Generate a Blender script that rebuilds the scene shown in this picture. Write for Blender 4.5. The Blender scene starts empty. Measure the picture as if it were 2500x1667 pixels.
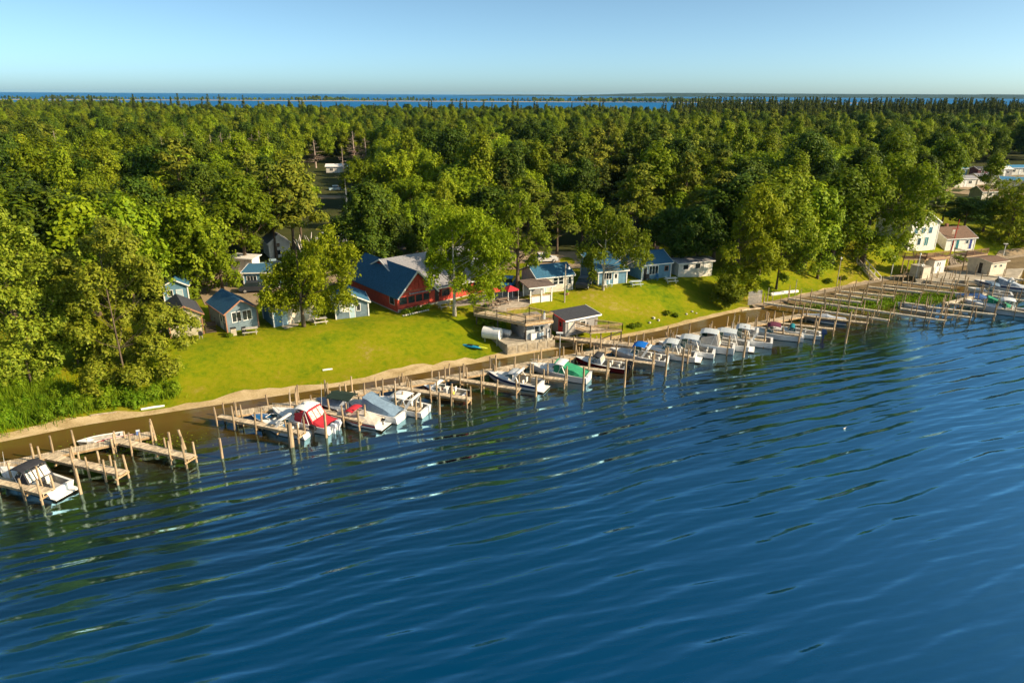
import bpy, math, random
import numpy as np
from mathutils import Vector, Matrix, noise

RNG = random.Random(11)
NP = np.random.default_rng(5)
SC = bpy.context.scene
COL = SC.collection

# ------------------------------------------------------------------ camera
CAM_H, FPX = 30.0, 1667.0
ROLL, PITCH = math.radians(0.32), math.radians(19.95)
_c, _s = math.cos(ROLL), math.sin(ROLL)
_cp, _sp = math.cos(PITCH), math.sin(PITCH)
FWD = Vector((0, _cp, -_sp))
RIGHT = Vector((_c, _s * _sp, _s * _cp))
UP = Vector((-_s, _c * _sp, _c * _cp))
cam_data = bpy.data.cameras.new('camera')
cam_data.sensor_width = 36.0
cam_data.lens = 36.0 * FPX / 2500.0
cam_data.clip_start = 0.5
cam_data.clip_end = 60000.0
cam = bpy.data.objects.new('camera', cam_data)
cam.matrix_world = Matrix(((RIGHT.x, UP.x, -FWD.x, 0), (RIGHT.y, UP.y, -FWD.y, 0),
                           (RIGHT.z, UP.z, -FWD.z, CAM_H), (0, 0, 0, 1)))
COL.objects.link(cam)
SC.camera = cam

# ------------------------------------------------------------------ light
SUN_EL = math.radians(28.0)
SUN_AZ = math.radians(105.0)          # clockwise from +Y
sun_dir = Vector((math.sin(SUN_AZ) * math.cos(SUN_EL), math.cos(SUN_AZ) * math.cos(SUN_EL), math.sin(SUN_EL)))
world = bpy.data.worlds.new('World')
SC.world = world
world.use_nodes = True
wn, wl = world.node_tree.nodes, world.node_tree.links
bg = wn['Background']
sky = wn.new('ShaderNodeTexSky')
sky.sky_type = 'NISHITA'
sky.sun_disc = False
sky.sun_elevation = SUN_EL
sky.sun_rotation = SUN_AZ
sky.altitude = 0
sky.air_density = 0.35
sky.dust_density = 1.0
sky.ozone_density = 1.0
tint = wn.new('ShaderNodeMix')          # the photograph's slightly green white balance
tint.data_type = 'RGBA'
tint.blend_type = 'MULTIPLY'
tint.inputs['Factor'].default_value = 1.0
tint.inputs['B'].default_value = (0.97, 1.18, 1.03, 1)
wl.new(sky.outputs[0], tint.inputs['A'])
wl.new(tint.outputs['Result'], bg.inputs[0])
bg.inputs[1].default_value = 0.122
sl = bpy.data.lights.new('sun', 'SUN')
sl.energy = 5.0
sl.angle = math.radians(0.53)
sl.color = (1.0, 0.80, 0.55)
sun = bpy.data.objects.new('sun', sl)
sun.rotation_euler = (-sun_dir).to_track_quat('-Z', 'Y').to_euler()
sun.location = (60, -20, 80)
COL.objects.link(sun)
vs = SC.view_settings
vs.view_transform = 'Standard'
vs.look = 'None'
vs.exposure = 0.72
vs.gamma = 1.0
vs.use_curve_mapping = False
SC.cycles.use_denoising = True
SC.cycles.max_bounces = 6
SC.cycles.transparent_max_bounces = 6
SC.cycles.caustics_reflective = False
SC.cycles.caustics_refractive = False

# ------------------------------------------------------------------ picture geometry -> world
SHORE = [(-90, 33), (-62, 46.5), (-46.5, 55.1), (-40.8, 58.6), (-32.9, 62.0), (-25.1, 65.3), (-15.5, 69.4), (-8.2, 73.0),
         (-2.2, 76.2), (3.5, 79.0), (13.9, 84.0), (20.0, 87.3), (25.7, 91.1), (31.8, 95.2), (38.7, 98.6),
         (55.8, 109.0), (65.8, 114.5), (74, 119.5), (84, 124.5), (120, 142), (190, 176), (300, 230)]
_sx = np.array([p[0] for p in SHORE], float)
_sy = np.array([p[1] for p in SHORE], float)


def shore_t(x, y):
    """metres inland from the water's edge (negative over the water)"""
    return (y - np.interp(x, _sx, _sy)) * 0.885


def smooth(a, b, x):
    t = min(1.0, max(0.0, (x - a) / (b - a)))
    return t * t * (3 - 2 * t)


def land_h(x, y):
    t = float(shore_t(x, y))
    if t < 0:
        return max(-2.0, 0.16 * t)
    top = 3.0 + 0.5 * smooth(-20, 5, x) + 0.7 * smooth(35, 60, x)
    rise = 14.0 - 3.0 * smooth(35, 60, x) - 2.0 * smooth(-50, -38, -x)
    h = 0.10 * min(t, 2.2) + (top - 0.25) * smooth(0.8, rise, t)
    h += 0.05 * math.sin(x * 0.7 + y * 0.4) * smooth(2, 6, t)
    return h


def ray(u, v):
    a, b = (u - 1250.0) / FPX, -(v - 833.5) / FPX
    return RIGHT * a + UP * b + FWD


def at(u, v, z=None):
    """point of the ground (or of the level z) seen at this place of the photograph"""
    d = ray(u, v)
    zz = 3.0 if z is None else z
    for _ in range(40 if z is None else 1):
        k = (zz - CAM_H) / d.z
        x, y = d.x * k, d.y * k
        if z is None:
            zz = zz * 0.6 + 0.4 * max(0.0, land_h(x, y))
    return Vector((x, y, zz))


def top_z(p, v):
    """height at which something above point p is seen at row v"""
    d0 = math.hypot(p.x, p.y)
    lo, hi = -5.0, 80.0
    for _ in range(40):
        m = (lo + hi) / 2
        q = Vector((p.x, p.y, m - CAM_H))
        vv = 833.5 - FPX * q.dot(UP) / q.dot(FWD)
        if vv > v:
            lo = m
        else:
            hi = m
    return lo


def pix(x, y, z):
    q = Vector((x, y, z - CAM_H))
    f = q.dot(FWD)
    if f <= 0.1:
        return None
    return 1250 + FPX * q.dot(RIGHT) / f, 833.5 - FPX * q.dot(UP) / f


# ------------------------------------------------------------------ materials
_MATS = {}


def mat(name, col, rough=0.7, var=0.15, scale=3.0, island=0.0, metal=0.0, bump=0.0, spec=0.3, stretch=None,
        alpha=None, col2=None):
    """procedural paint / wood / stone: base colour broken up by noise and by a random tone per loose piece"""
    if name in _MATS:
        return _MATS[name]
    m = bpy.data.materials.new(name)
    m.use_nodes = True
    n, l = m.node_tree.nodes, m.node_tree.links
    b = n['Principled BSDF']
    b.inputs['Roughness'].default_value = rough
    b.inputs['Metallic'].default_value = metal
    b.inputs['Specular IOR Level'].default_value = spec
    tc = n.new('ShaderNodeTexCoord')
    mp = n.new('ShaderNodeMapping')
    l.new(tc.outputs['Object'], mp.inputs[0])
    if stretch:
        mp.inputs['Scale'].default_value = stretch
    nz = n.new('ShaderNodeTexNoise')
    nz.inputs['Scale'].default_value = scale
    nz.inputs['Detail'].default_value = 6
    nz.inputs['Roughness'].default_value = 0.65
    l.new(mp.outputs[0], nz.inputs[0])
    mx = n.new('ShaderNodeMix')
    mx.data_type = 'RGBA'
    c2 = col2 if col2 else tuple(c * (1 - 2.2 * var) for c in col)
    mx.inputs['A'].default_value = (*[max(0, c) for c in c2], 1)
    mx.inputs['B'].default_value = (*[min(1, c * (1 + var)) for c in col], 1)
    rm = n.new('ShaderNodeMapRange')
    rm.inputs['From Min'].default_value = 0.3
    rm.inputs['From Max'].default_value = 0.62
    l.new(nz.outputs[0], rm.inputs[0])
    l.new(rm.outputs[0], mx.inputs['Factor'])
    out = mx.outputs['Result']
    if island > 0:
        g = n.new('ShaderNodeNewGeometry')
        oi = n.new('ShaderNodeObjectInfo')
        ad = n.new('ShaderNodeMath')
        ad.operation = 'ADD'
        l.new(g.outputs['Random Per Island'], ad.inputs[0])
        l.new(oi.outputs['Random'], ad.inputs[1])
        fr = n.new('ShaderNodeMath')
        fr.operation = 'FRACT'
        l.new(ad.outputs[0], fr.inputs[0])
        r2 = n.new('ShaderNodeMapRange')
        r2.inputs['To Min'].default_value = 1 - island
        r2.inputs['To Max'].default_value = 1 + island * 0.6
        l.new(fr.outputs[0], r2.inputs[0])
        hs = n.new('ShaderNodeHueSaturation')
        l.new(r2.outputs[0], hs.inputs['Value'])
        l.new(out, hs.inputs['Color'])
        out = hs.outputs[0]
    l.new(out, b.inputs['Base Color'])
    if bump > 0:
        bp = n.new('ShaderNodeBump')
        bp.inputs['Strength'].default_value = bump
        bp.inputs['Distance'].default_value = 0.05
        l.new(nz.outputs[0], bp.inputs['Height'])
        l.new(bp.outputs[0], b.inputs['Normal'])
    if alpha is not None:
        b.inputs['Alpha'].default_value = alpha
    _MATS[name] = m
    return m


def leaf_mat(name, c_dark, c_light, trans=0.45, rough=0.55):
    m = bpy.data.materials.new(name)
    m.use_nodes = True
    n, l = m.node_tree.nodes, m.node_tree.links
    b = n['Principled BSDF']
    b.inputs['Roughness'].default_value = rough
    b.inputs['Specular IOR Level'].default_value = 0.12 if rough > 0.4 else 0.4
    g = n.new('ShaderNodeNewGeometry')
    oi = n.new('ShaderNodeObjectInfo')
    mx = n.new('ShaderNodeMix')
    mx.data_type = 'RGBA'
    mx.inputs['A'].default_value = (*c_dark, 1)
    mx.inputs['B'].default_value = (*c_light, 1)
    l.new(g.outputs['Random Per Island'], mx.inputs['Factor'])
    hs = n.new('ShaderNodeHueSaturation')
    r1 = n.new('ShaderNodeMapRange')
    r1.inputs['To Min'].default_value = 0.497
    r1.inputs['To Max'].default_value = 0.520
    r2 = n.new('ShaderNodeMapRange')
    r2.inputs['To Min'].default_value = 0.78
    r2.inputs['To Max'].default_value = 1.2
    ml = n.new('ShaderNodeMath')
    ml.operation = 'MULTIPLY'
    ml.inputs[1].default_value = 7.31
    fr = n.new('ShaderNodeMath')
    fr.operation = 'FRACT'
    l.new(oi.outputs['Random'], r1.inputs[0])
    l.new(oi.outputs['Random'], ml.inputs[0])
    l.new(ml.outputs[0], fr.inputs[0])
    l.new(fr.outputs[0], r2.inputs[0])
    l.new(r1.outputs[0], hs.inputs['Hue'])
    l.new(r2.outputs[0], hs.inputs['Value'])
    l.new(mx.outputs['Result'], hs.inputs['Color'])
    l.new(hs.outputs[0], b.inputs['Base Color'])
    tr = n.new('ShaderNodeBsdfTranslucent')
    l.new(hs.outputs[0], tr.inputs[0])
    ms = n.new('ShaderNodeMixShader')
    ms.inputs[0].default_value = trans
    l.new(b.outputs[0], ms.inputs[1])
    l.new(tr.outputs[0], ms.inputs[2])
    l.new(ms.outputs[0], n['Material Output'].inputs[0])
    return m


# ------------------------------------------------------------------ mesh builder and tagging
class MB:
    def __init__(self):
        self.v, self.f, self.m = [], [], []

    def add(self, verts, faces, mi=0):
        k = len(self.v)
        self.v.extend([tuple(p) for p in verts])
        for f in faces:
            self.f.append([i + k for i in f])
            self.m.append(mi)
        return self

    def box(self, c, s, rz=0.0, mi=0):
        x, y, z = s[0] / 2, s[1] / 2, s[2] / 2
        ca, sa = math.cos(rz), math.sin(rz)
        vs_ = []
        for dz in (-z, z):
            for dx, dy in ((-x, -y), (x, -y), (x, y), (-x, y)):
                vs_.append((c[0] + dx * ca - dy * sa, c[1] + dx * sa + dy * ca, c[2] + dz))
        return self.add(vs_, [(3, 2, 1, 0), (4, 5, 6, 7), (0, 1, 5, 4), (1, 2, 6, 5), (2, 3, 7, 6), (3, 0, 4, 7)], mi)

    def bar(self, p, q, w, h, mi=0):
        p, q = Vector(p), Vector(q)
        d = (q - p)
        if d.length < 1e-6:
            return self
        d.normalize()
        side = d.cross(Vector((0, 0, 1)))
        if side.length < 1e-3:
            side = Vector((1, 0, 0))
        side.normalize()
        up = side.cross(d)
        a, b = side * (w / 2), up * (h / 2)
        vs_ = [p - a - b, p + a - b, p + a + b, p - a + b, q - a - b, q + a - b, q + a + b, q - a + b]
        return self.add(vs_, [(0, 1, 2, 3), (7, 6, 5, 4), (0, 4, 5, 1), (1, 5, 6, 2), (2, 6, 7, 3), (3, 7, 4, 0)], mi)

    def tube(self, p, q, r0, r1=None, n=7, mi=0):
        return self.path([p, q], [r0, r0 if r1 is None else r1], n, mi)

    def path(self, pts, rad, n=7, mi=0):
        pts = [Vector(p) for p in pts]
        rings = []
        for i, p in enumerate(pts):
            d = (pts[min(i + 1, len(pts) - 1)] - pts[max(i - 1, 0)])
            d = d.normalized() if d.length > 1e-6 else Vector((0, 0, 1))
            a = d.cross(Vector((0.3, 0.9, 0.2)))
            a.normalize()
            b = d.cross(a)
            rings.append([p + (a * math.cos(t) + b * math.sin(t)) * rad[i] for t in
                          [2 * math.pi * k / n for k in range(n)]])
        return self.loft(rings, mi=mi)

    def loft(self, rings, mi=0, caps=True, closed=True):
        n = len(rings[0])
        vs_ = [p for r in rings for p in r]
        fs = []
        for i in range(len(rings) - 1):
            for k in range(n if closed else n - 1):
                a, b = i * n + k, i * n + (k + 1) % n
                fs.append((a, b, b + n, a + n))
        if caps and closed:
            fs.append(tuple(reversed(range(n))))
            fs.append(tuple(range((len(rings) - 1) * n, len(rings) * n)))
        return self.add(vs_, fs, mi)

    def prism(self, poly, z0, z1, mi=0):
        return self.loft([[(x, y, z0) for x, y in poly], [(x, y, z1) for x, y in poly]], mi)

    def slab(self, pts, th, mi=0):
        """a sheet of thickness th under the polygon pts (3-D points)"""
        pts = [Vector(p) for p in pts]
        nrm = (pts[1] - pts[0]).cross(pts[2] - pts[0]).normalized()
        if nrm.z < 0:
            nrm = -nrm
        return self.loft([[p - nrm * th for p in pts], pts], mi)

    def build(self, name, mats, parent=None, loc=None, rz=0.0, smooth=False, kind=None, label=None):
        me = bpy.data.meshes.new(name)
        me.from_pydata(self.v, [], self.f)
        if not isinstance(mats, (list, tuple)):
            mats = [mats]
        for m in mats:
            me.materials.append(m)
        if len(mats) > 1:
            me.polygons.foreach_set('material_index', self.m)
        if smooth:
            me.polygons.foreach_set('use_smooth', [True] * len(self.f))
        me.update()
        import bmesh
        bm = bmesh.new()
        bm.from_mesh(me)
        bmesh.ops.recalc_face_normals(bm, faces=bm.faces)
        bm.to_mesh(me)
        bm.free()
        return link(name, me, parent, loc, rz, kind, label)


def link(name, me, parent=None, loc=None, rz=0.0, kind=None, label=None):
    o = bpy.data.objects.new(name, me)
    COL.objects.link(o)
    if parent is not None:
        o.parent = parent
    if loc is not None:
        o.location = loc
    o.rotation_euler = (0, 0, rz)
    if kind:
        o['kind'] = kind
    if label:
        o['label'] = label
    return o


def tag(o, label, cat, group=None):
    o['label'] = label
    o['category'] = cat
    if group:
        o['group'] = group
    return o


def thing(name, label, cat, loc=(0, 0, 0), rz=0.0, group=None):
    o = bpy.data.objects.new(name, None)
    o.empty_display_size = 0.5
    COL.objects.link(o)
    o.location = loc
    o.rotation_euler = (0, 0, rz)
    return tag(o, label, cat, group)


def copy_tree(o, parent=None, **kw):
    c = o.copy()
    COL.objects.link(c)
    if parent is not None:
        c.parent = parent
    for k, v in kw.items():
        if k == 'loc':
            c.location = v
        elif k == 'rz':
            c.rotation_euler = (0, 0, v)
        elif k == 'scale':
            c.scale = v
        else:
            c[k] = v
    for ch in list(o.children):
        copy_tree(ch, c)
    return c


def raw_mesh(name, verts, faces4, mats, mat_idx=None):
    """quads from numpy arrays"""
    me = bpy.data.meshes.new(name)
    nv, nf = len(verts), len(faces4)
    me.vertices.add(nv)
    me.vertices.foreach_set('co', np.asarray(verts, np.float32).ravel())
    me.loops.add(nf * 4)
    me.loops.foreach_set('vertex_index', np.asarray(faces4, np.int32).ravel())
    me.polygons.add(nf)
    me.polygons.foreach_set('loop_start', np.arange(0, nf * 4, 4, dtype=np.int32))
    if mat_idx is not None:
        me.polygons.foreach_set('material_index', np.asarray(mat_idx, np.int32))
    for m in (mats if isinstance(mats, (list, tuple)) else [mats]):
        me.materials.append(m)
    me.update(calc_edges=True)
    return me


WOOD = mat('dock_wood', (0.58, 0.475, 0.335), 0.85, 0.22, 2.5, 0.28, bump=0.4, spec=0.15)
POST = mat('post_wood', (0.43, 0.32, 0.20), 0.9, 0.28, 4.0, 0.3, bump=0.6, spec=0.1, stretch=(1, 1, 0.15))
DARKWOOD = mat('old_dark_wood', (0.12, 0.09, 0.065), 0.9, 0.2, 3.0, 0.25)
TIMBER = mat('new_timber', (0.50, 0.34, 0.18), 0.8, 0.18, 3.0, 0.25)
WHITE = mat('white_paint', (0.80, 0.78, 0.74), 0.4, 0.06, 2.0)
GELCOAT = mat('boat_gelcoat', (0.80, 0.80, 0.79), 0.22, 0.04, 1.5, spec=0.5)
GLASS = mat('dark_glass', (0.02, 0.03, 0.035), 0.08, 0.1, 1.0, spec=0.8)
BLACK = mat('black_plastic', (0.02, 0.02, 0.022), 0.45, 0.1, 3.0)
CHROME = mat('grey_metal', (0.55, 0.56, 0.57), 0.35, 0.1, 3.0, metal=0.7)
CONCRETE = mat('concrete', (0.40, 0.35, 0.27), 0.95, 0.2, 0.9, bump=0.5)
GREYMETAL = mat('galvanised_pole', (0.42, 0.42, 0.40), 0.55, 0.12, 3.0, metal=0.3)

# ================================================================== SETTING
def grid_sheet(name, xs, ts, mats, lift=0.0, tfun=None, kind='structure', hfun=None):
    """a sheet laid on the land between the shore offsets ts (metres inland) for the x stations xs"""
    V, F = [], []
    for x in xs:
        y0 = float(np.interp(x, _sx, _sy))
        for j, t in enumerate(ts):
            tt = t if tfun is None else tfun(x, j / (len(ts) - 1))
            y = y0 + tt / 0.885
            V.append((x, y, (land_h(x, y) if hfun is None else hfun(x, y)) + lift))
    n = len(ts)
    for i in range(len(xs) - 1):
        for j in range(n - 1):
            F.append((i * n + j, (i + 1) * n + j, (i + 1) * n + j + 1, i * n + j + 1))
    me = raw_mesh(name, V, F, mats)
    me.polygons.foreach_set('use_smooth', [True] * len(F))
    o = link(name, me, kind=kind)
    return o


def ground_material(name, stops, scale, fine=14.0, bump=0.3, rough=0.95, stripes=False):
    m = bpy.data.materials.new(name)
    m.use_nodes = True
    n, l = m.node_tree.nodes, m.node_tree.links
    b = n['Principled BSDF']
    b.inputs['Roughness'].default_value = rough
    b.inputs['Specular IOR Level'].default_value = 0.1
    tc = n.new('ShaderNodeTexCoord')
    n1 = n.new('ShaderNodeTexNoise')
    n1.inputs['Scale'].default_value = scale
    n1.inputs['Detail'].default_value = 5
    n1.inputs['Distortion'].default_value = 0.9
    n2 = n.new('ShaderNodeTexNoise')
    n2.inputs['Scale'].default_value = fine
    n2.inputs['Detail'].default_value = 9
    n2.inputs['Roughness'].default_value = 0.72
    for k in (n1, n2):
        l.new(tc.outputs['Object'], k.inputs[0])
    mm = n.new('ShaderNodeMath')
    mm.operation = 'MULTIPLY_ADD'
    mm.inputs[1].default_value = 0.5
    l.new(n2.outputs[0], mm.inputs[0])
    sb = n.new('ShaderNodeMath')
    sb.operation = 'MULTIPLY'
    sb.inputs[1].default_value = 0.5
    l.new(n1.outputs[0], sb.inputs[0])
    l.new(sb.outputs[0], mm.inputs[2])
    cr = n.new('ShaderNodeValToRGB')
    els = cr.color_ramp.elements
    els[0].position, els[0].color = stops[0][0], (*stops[0][1], 1)
    els[1].position, els[1].color = stops[-1][0], (*stops[-1][1], 1)
    for p, c in stops[1:-1]:
        e = els.new(p)
        e.color = (*c, 1)
    l.new(mm.outputs[0], cr.inputs[0])
    l.new(cr.outputs[0], b.inputs['Base Color'])
    bp = n.new('ShaderNodeBump')
    bp.inputs['Strength'].default_value = bump
    bp.inputs['Distance'].default_value = 0.12
    l.new(n2.outputs[0], bp.inputs['Height'])
    l.new(bp.outputs[0], b.inputs['Normal'])
    return m


LAWN = ground_material('lawn_grass', [(0.36, (0.075, 0.135, 0.003)), (0.44, (0.145, 0.19, 0.002)), (0.52, (0.205, 0.215, 0.003)), (0.58, (0.235, 0.215, 0.010)),
                                      (0.68, (0.31, 0.245, 0.075))], 0.11, 1.3, 0.9)
SAND = ground_material('beach_sand', [(0.35, (0.27, 0.19, 0.08)), (0.5, (0.48, 0.36, 0.19)), (0.62, (0.60, 0.47, 0.28))], 0.5, 6.0, 0.4)
FLOOR = ground_material('forest_floor', [(0.35, (0.03, 0.04, 0.012)), (0.5, (0.05, 0.06, 0.015)), (0.65, (0.09, 0.08, 0.03))], 0.08, 2.0, 0.3)
DIRT = ground_material('sandy_dirt', [(0.35, (0.20, 0.15, 0.09)), (0.5, (0.33, 0.25, 0.16)), (0.65, (0.42, 0.33, 0.22))], 0.2, 3.0, 0.3)
ASPHALT = ground_material('asphalt', [(0.35, (0.045, 0.045, 0.05)), (0.65, (0.085, 0.085, 0.09))], 0.3, 8.0, 0.2)
MUD = ground_material('marina_mud', [(0.35, (0.10, 0.07, 0.035)), (0.5, (0.19, 0.14, 0.075)), (0.65, (0.27, 0.20, 0.11))], 0.3, 4.0, 0.4)
FARLAND = ground_material('far_shore', [(0.35, (0.015, 0.03, 0.015)), (0.65, (0.03, 0.05, 0.02))], 0.002, 0.02, 0.0)

xs_near = list(np.concatenate([np.arange(-110, 100, 1.2), np.arange(100, 300, 10)]))


def beach_w(x):
    w = 2.3 + 1.1 * noise.noise(Vector((x * 0.13, 3.1, 0))) + 0.8 * noise.noise(Vector((x * 0.8, 8.1, 0)))
    return max(0.9, w - 0.7 * smooth(4, 14, x) - 0.9 * smooth(-46, -36, -x))


# the bed under the water, the beach, the lawn and the wood's floor: strips that meet edge to edge
grid_sheet('river_bed', xs_near, [-14, -8, -4, -2, -1, 0], SAND)
grid_sheet('beach', xs_near, [0] * 5, SAND, tfun=lambda x, a: a * beach_w(x))
grid_sheet('lawn', xs_near, [0] * 26, LAWN, tfun=lambda x, a: beach_w(x) + (30 - beach_w(x)) * a)


def far_h(x, y):
    return land_h(x, y) if y < 400 else 3.2


def shore_far(x):
    """northern edge of the wooded land"""
    return 1030 - 0.42 * x + 60 * math.sin(x * 0.006) + 320 * smooth(100, 700, x) + 160 * smooth(-100, -700, -abs(min(0, x)))


xs_far = list(np.concatenate([np.arange(-1500, -110, 60), np.arange(-110, 110, 8), np.arange(110, 1500, 60)]))
V, F = [], []
NT = 30
for x in xs_far:
    y0 = float(np.interp(x, _sx, _sy)) if -90 < x < 300 else (33 + (x + 90) * 0.5 if x < 0 else 230 + (x - 300) * 0.5)
    ya, yb = y0 + 30 / 0.885, 1230 - 420 * smooth(-760, -480, x) + 420 * smooth(150, 420, x)
    for j in range(NT):
        a = (j / (NT - 1)) ** 2
        y = ya + (yb - ya) * a
        z = land_h(x, y) if j < 12 else 3.4
        if j == NT - 1:
            z = -0.5
        V.append((x, y, z - (0.012 if j == 0 else 0.0)))
for i in range(len(xs_far) - 1):
    for j in range(NT - 1):
        F.append((i * NT + j, (i + 1) * NT + j, (i + 1) * NT + j + 1, i * NT + j + 1))
me = raw_mesh('forest_floor', V, F, FLOOR)
me.polygons.foreach_set('use_smooth', [True] * len(F))
link('forest_floor', me, kind='structure')

# ------------------------------------------------------------------ water
def water_material(name, river=True):
    m = bpy.data.materials.new(name)
    m.use_nodes = True
    n, l = m.node_tree.nodes, m.node_tree.links
    b = n['Principled BSDF']
    b.inputs['IOR'].default_value = 2.3 if river else 1.333
    b.inputs['Roughness'].default_value = 0.02 if river else 0.45
    b.inputs['Specular Tint'].default_value = (0.42, 0.92, 1.0, 1) if river else (1, 1, 1, 1)
    b.inputs['Specular IOR Level'].default_value = 0.5 if river else 0.25
    tc = n.new('ShaderNodeTexCoord')

    def math_(op, *a):
        k = n.new('ShaderNodeMath')
        k.operation = op
        for i, q in enumerate(a):
            if isinstance(q, (int, float)):
                k.inputs[i].default_value = q
            else:
                l.new(q, k.inputs[i])
        return k.outputs[0]

    def nz(scale, stretch=(1, 1, 1), rot=0.0, detail=3.0, rough=0.55):
        mp = n.new('ShaderNodeMapping')
        mp.inputs['Rotation'].default_value = (0, 0, rot)
        mp.inputs['Scale'].default_value = stretch
        l.new(tc.outputs['Object'], mp.inputs[0])
        k = n.new('ShaderNodeTexNoise')
        k.inputs['Scale'].default_value = scale
        k.inputs['Detail'].default_value = detail
        k.inputs['Roughness'].default_value = rough
        l.new(mp.outputs[0], k.inputs[0])
        return k.outputs[0]

    if river:
        # long swells that run along the shore, about 2.4 m from crest to crest, gently bent, fading in and out
        sp = n.new('ShaderNodeSeparateXYZ')
        l.new(tc.outputs['Object'], sp.inputs[0])
        bend = math_('MULTIPLY', math_('SUBTRACT', nz(0.030, detail=2.0), 0.5), 10.0)
        bend2 = math_('MULTIPLY', math_('SUBTRACT', nz(0.16, detail=2.0), 0.5), 2.6)
        heights = []
        for ang, lam, amp, ph, nsc in ((21.0, 2.3, 1.0, 0.0, 0.05), (27.0, 1.45, 0.42, 2.0, 0.07), (14.0, 0.95, 0.16, 4.0, 0.09)):
            a = math.radians(ang)
            kx, ky = -math.sin(a) * 2 * math.pi / lam, math.cos(a) * 2 * math.pi / lam
            ph_ = math_('ADD', math_('ADD', math_('MULTIPLY', sp.outputs[0], kx), math_('MULTIPLY', sp.outputs[1], ky)),
                        math_('ADD', math_('ADD', bend, bend2), ph))
            s = math_('ADD', math_('SINE', ph_), math_('MULTIPLY', math_('SINE', math_('MULTIPLY', ph_, 2.0)), 0.32))
            env = n.new('ShaderNodeMapRange')
            env.inputs['From Min'].default_value = 0.36
            env.inputs['From Max'].default_value = 0.62
            env.inputs['To Min'].default_value = 0.30
            env.inputs['To Max'].default_value = 1.0
            l.new(nz(nsc, (1, 1, 1), 0.4 + ph, 2.0), env.inputs[0])
            heights.append(math_('MULTIPLY', math_('MULTIPLY', s, amp), env.outputs[0]))
        h = math_('ADD', math_('ADD', heights[0], heights[1]), heights[2])
        # calmer water behind the docks, close to the bank
        calm = n.new('ShaderNodeMapRange')
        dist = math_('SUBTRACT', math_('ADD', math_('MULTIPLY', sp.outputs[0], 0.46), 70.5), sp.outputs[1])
        l.new(dist, calm.inputs[0])
        calm.inputs['From Min'].default_value = 0.0
        calm.inputs['From Max'].default_value = 16.0
        calm.inputs['To Min'].default_value = 0.12
        calm.inputs['To Max'].default_value = 1.0
        h = math_('MULTIPLY', h, calm.outputs[0])
        h = math_('MULTIPLY', h, -0.056)
        rip = math_('MULTIPLY', math_('SUBTRACT', nz(2.2, (0.30, 1.5, 1), math.radians(-20), 4.0, 0.65), 0.5), 0.012)
        rip2 = math_('MULTIPLY', math_('SUBTRACT', nz(6.0, (0.6, 1.4, 1), math.radians(-10), 2.0), 0.5), 0.0016)
        h = math_('ADD', h, math_('ADD', rip, rip2))
    else:
        h = math_('MULTIPLY', nz(0.05, (1, 1, 1), 0, 4.0), 0.6)
    bp = n.new('ShaderNodeBump')
    bp.inputs['Strength'].default_value = 1.0
    bp.inputs['Distance'].default_value = 1.0
    l.new(h, bp.inputs['Height'])
    l.new(bp.outputs[0], b.inputs['Normal'])
    if river:
        # tea-brown shallows, then painted reflections: dark for trees, blue for sky; a clear surface that mirrors more the flatter it is seen
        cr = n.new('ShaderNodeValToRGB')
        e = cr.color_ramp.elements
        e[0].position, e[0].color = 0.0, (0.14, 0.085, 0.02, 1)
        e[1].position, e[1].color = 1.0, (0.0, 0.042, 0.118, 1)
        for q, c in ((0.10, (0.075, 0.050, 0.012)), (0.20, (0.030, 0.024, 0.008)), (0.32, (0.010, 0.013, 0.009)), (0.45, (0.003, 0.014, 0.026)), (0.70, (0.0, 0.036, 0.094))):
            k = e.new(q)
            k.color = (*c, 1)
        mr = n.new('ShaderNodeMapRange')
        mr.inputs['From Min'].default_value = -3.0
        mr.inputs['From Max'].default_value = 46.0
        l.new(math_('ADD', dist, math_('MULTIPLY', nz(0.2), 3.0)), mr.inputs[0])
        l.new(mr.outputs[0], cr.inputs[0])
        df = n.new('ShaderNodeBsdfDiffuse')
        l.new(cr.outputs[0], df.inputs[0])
        gl = n.new('ShaderNodeBsdfGlossy')
        gl.inputs['Roughness'].default_value = 0.03
        gl.inputs['Color'].default_value = (0.40, 0.76, 0.96, 1)
        l.new(bp.outputs[0], gl.inputs['Normal'])
        lw = n.new('ShaderNodeLayerWeight')
        lw.inputs['Blend'].default_value = 0.5
        l.new(bp.outputs[0], lw.inputs['Normal'])
        fr = n.new('ShaderNodeMapRange')
        fr.inputs['From Min'].default_value = 0.18
        fr.inputs['From Max'].default_value = 0.86
        fr.inputs['To Min'].default_value = 0.05
        fr.inputs['To Max'].default_value = 0.88
        l.new(lw.outputs['Facing'], fr.inputs[0])
        shal = n.new('ShaderNodeMapRange')          # over the shallows the bottom shows through
        shal.inputs['From Min'].default_value = -2.0
        shal.inputs['From Max'].default_value = 9.0
        shal.inputs['To Min'].default_value = 0.28
        shal.inputs['To Max'].default_value = 1.0
        l.new(dist, shal.inputs[0])
        fac = math_('MULTIPLY', fr.outputs[0], shal.outputs[0])
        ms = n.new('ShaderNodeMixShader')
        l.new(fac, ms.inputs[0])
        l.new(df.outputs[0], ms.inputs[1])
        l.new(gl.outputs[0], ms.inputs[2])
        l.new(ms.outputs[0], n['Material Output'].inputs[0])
    else:
        b.inputs['Base Color'].default_value = (0.0, 0.115, 0.31, 1)
        b.inputs['Specular IOR Level'].default_value = 0.04
    return m


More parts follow.
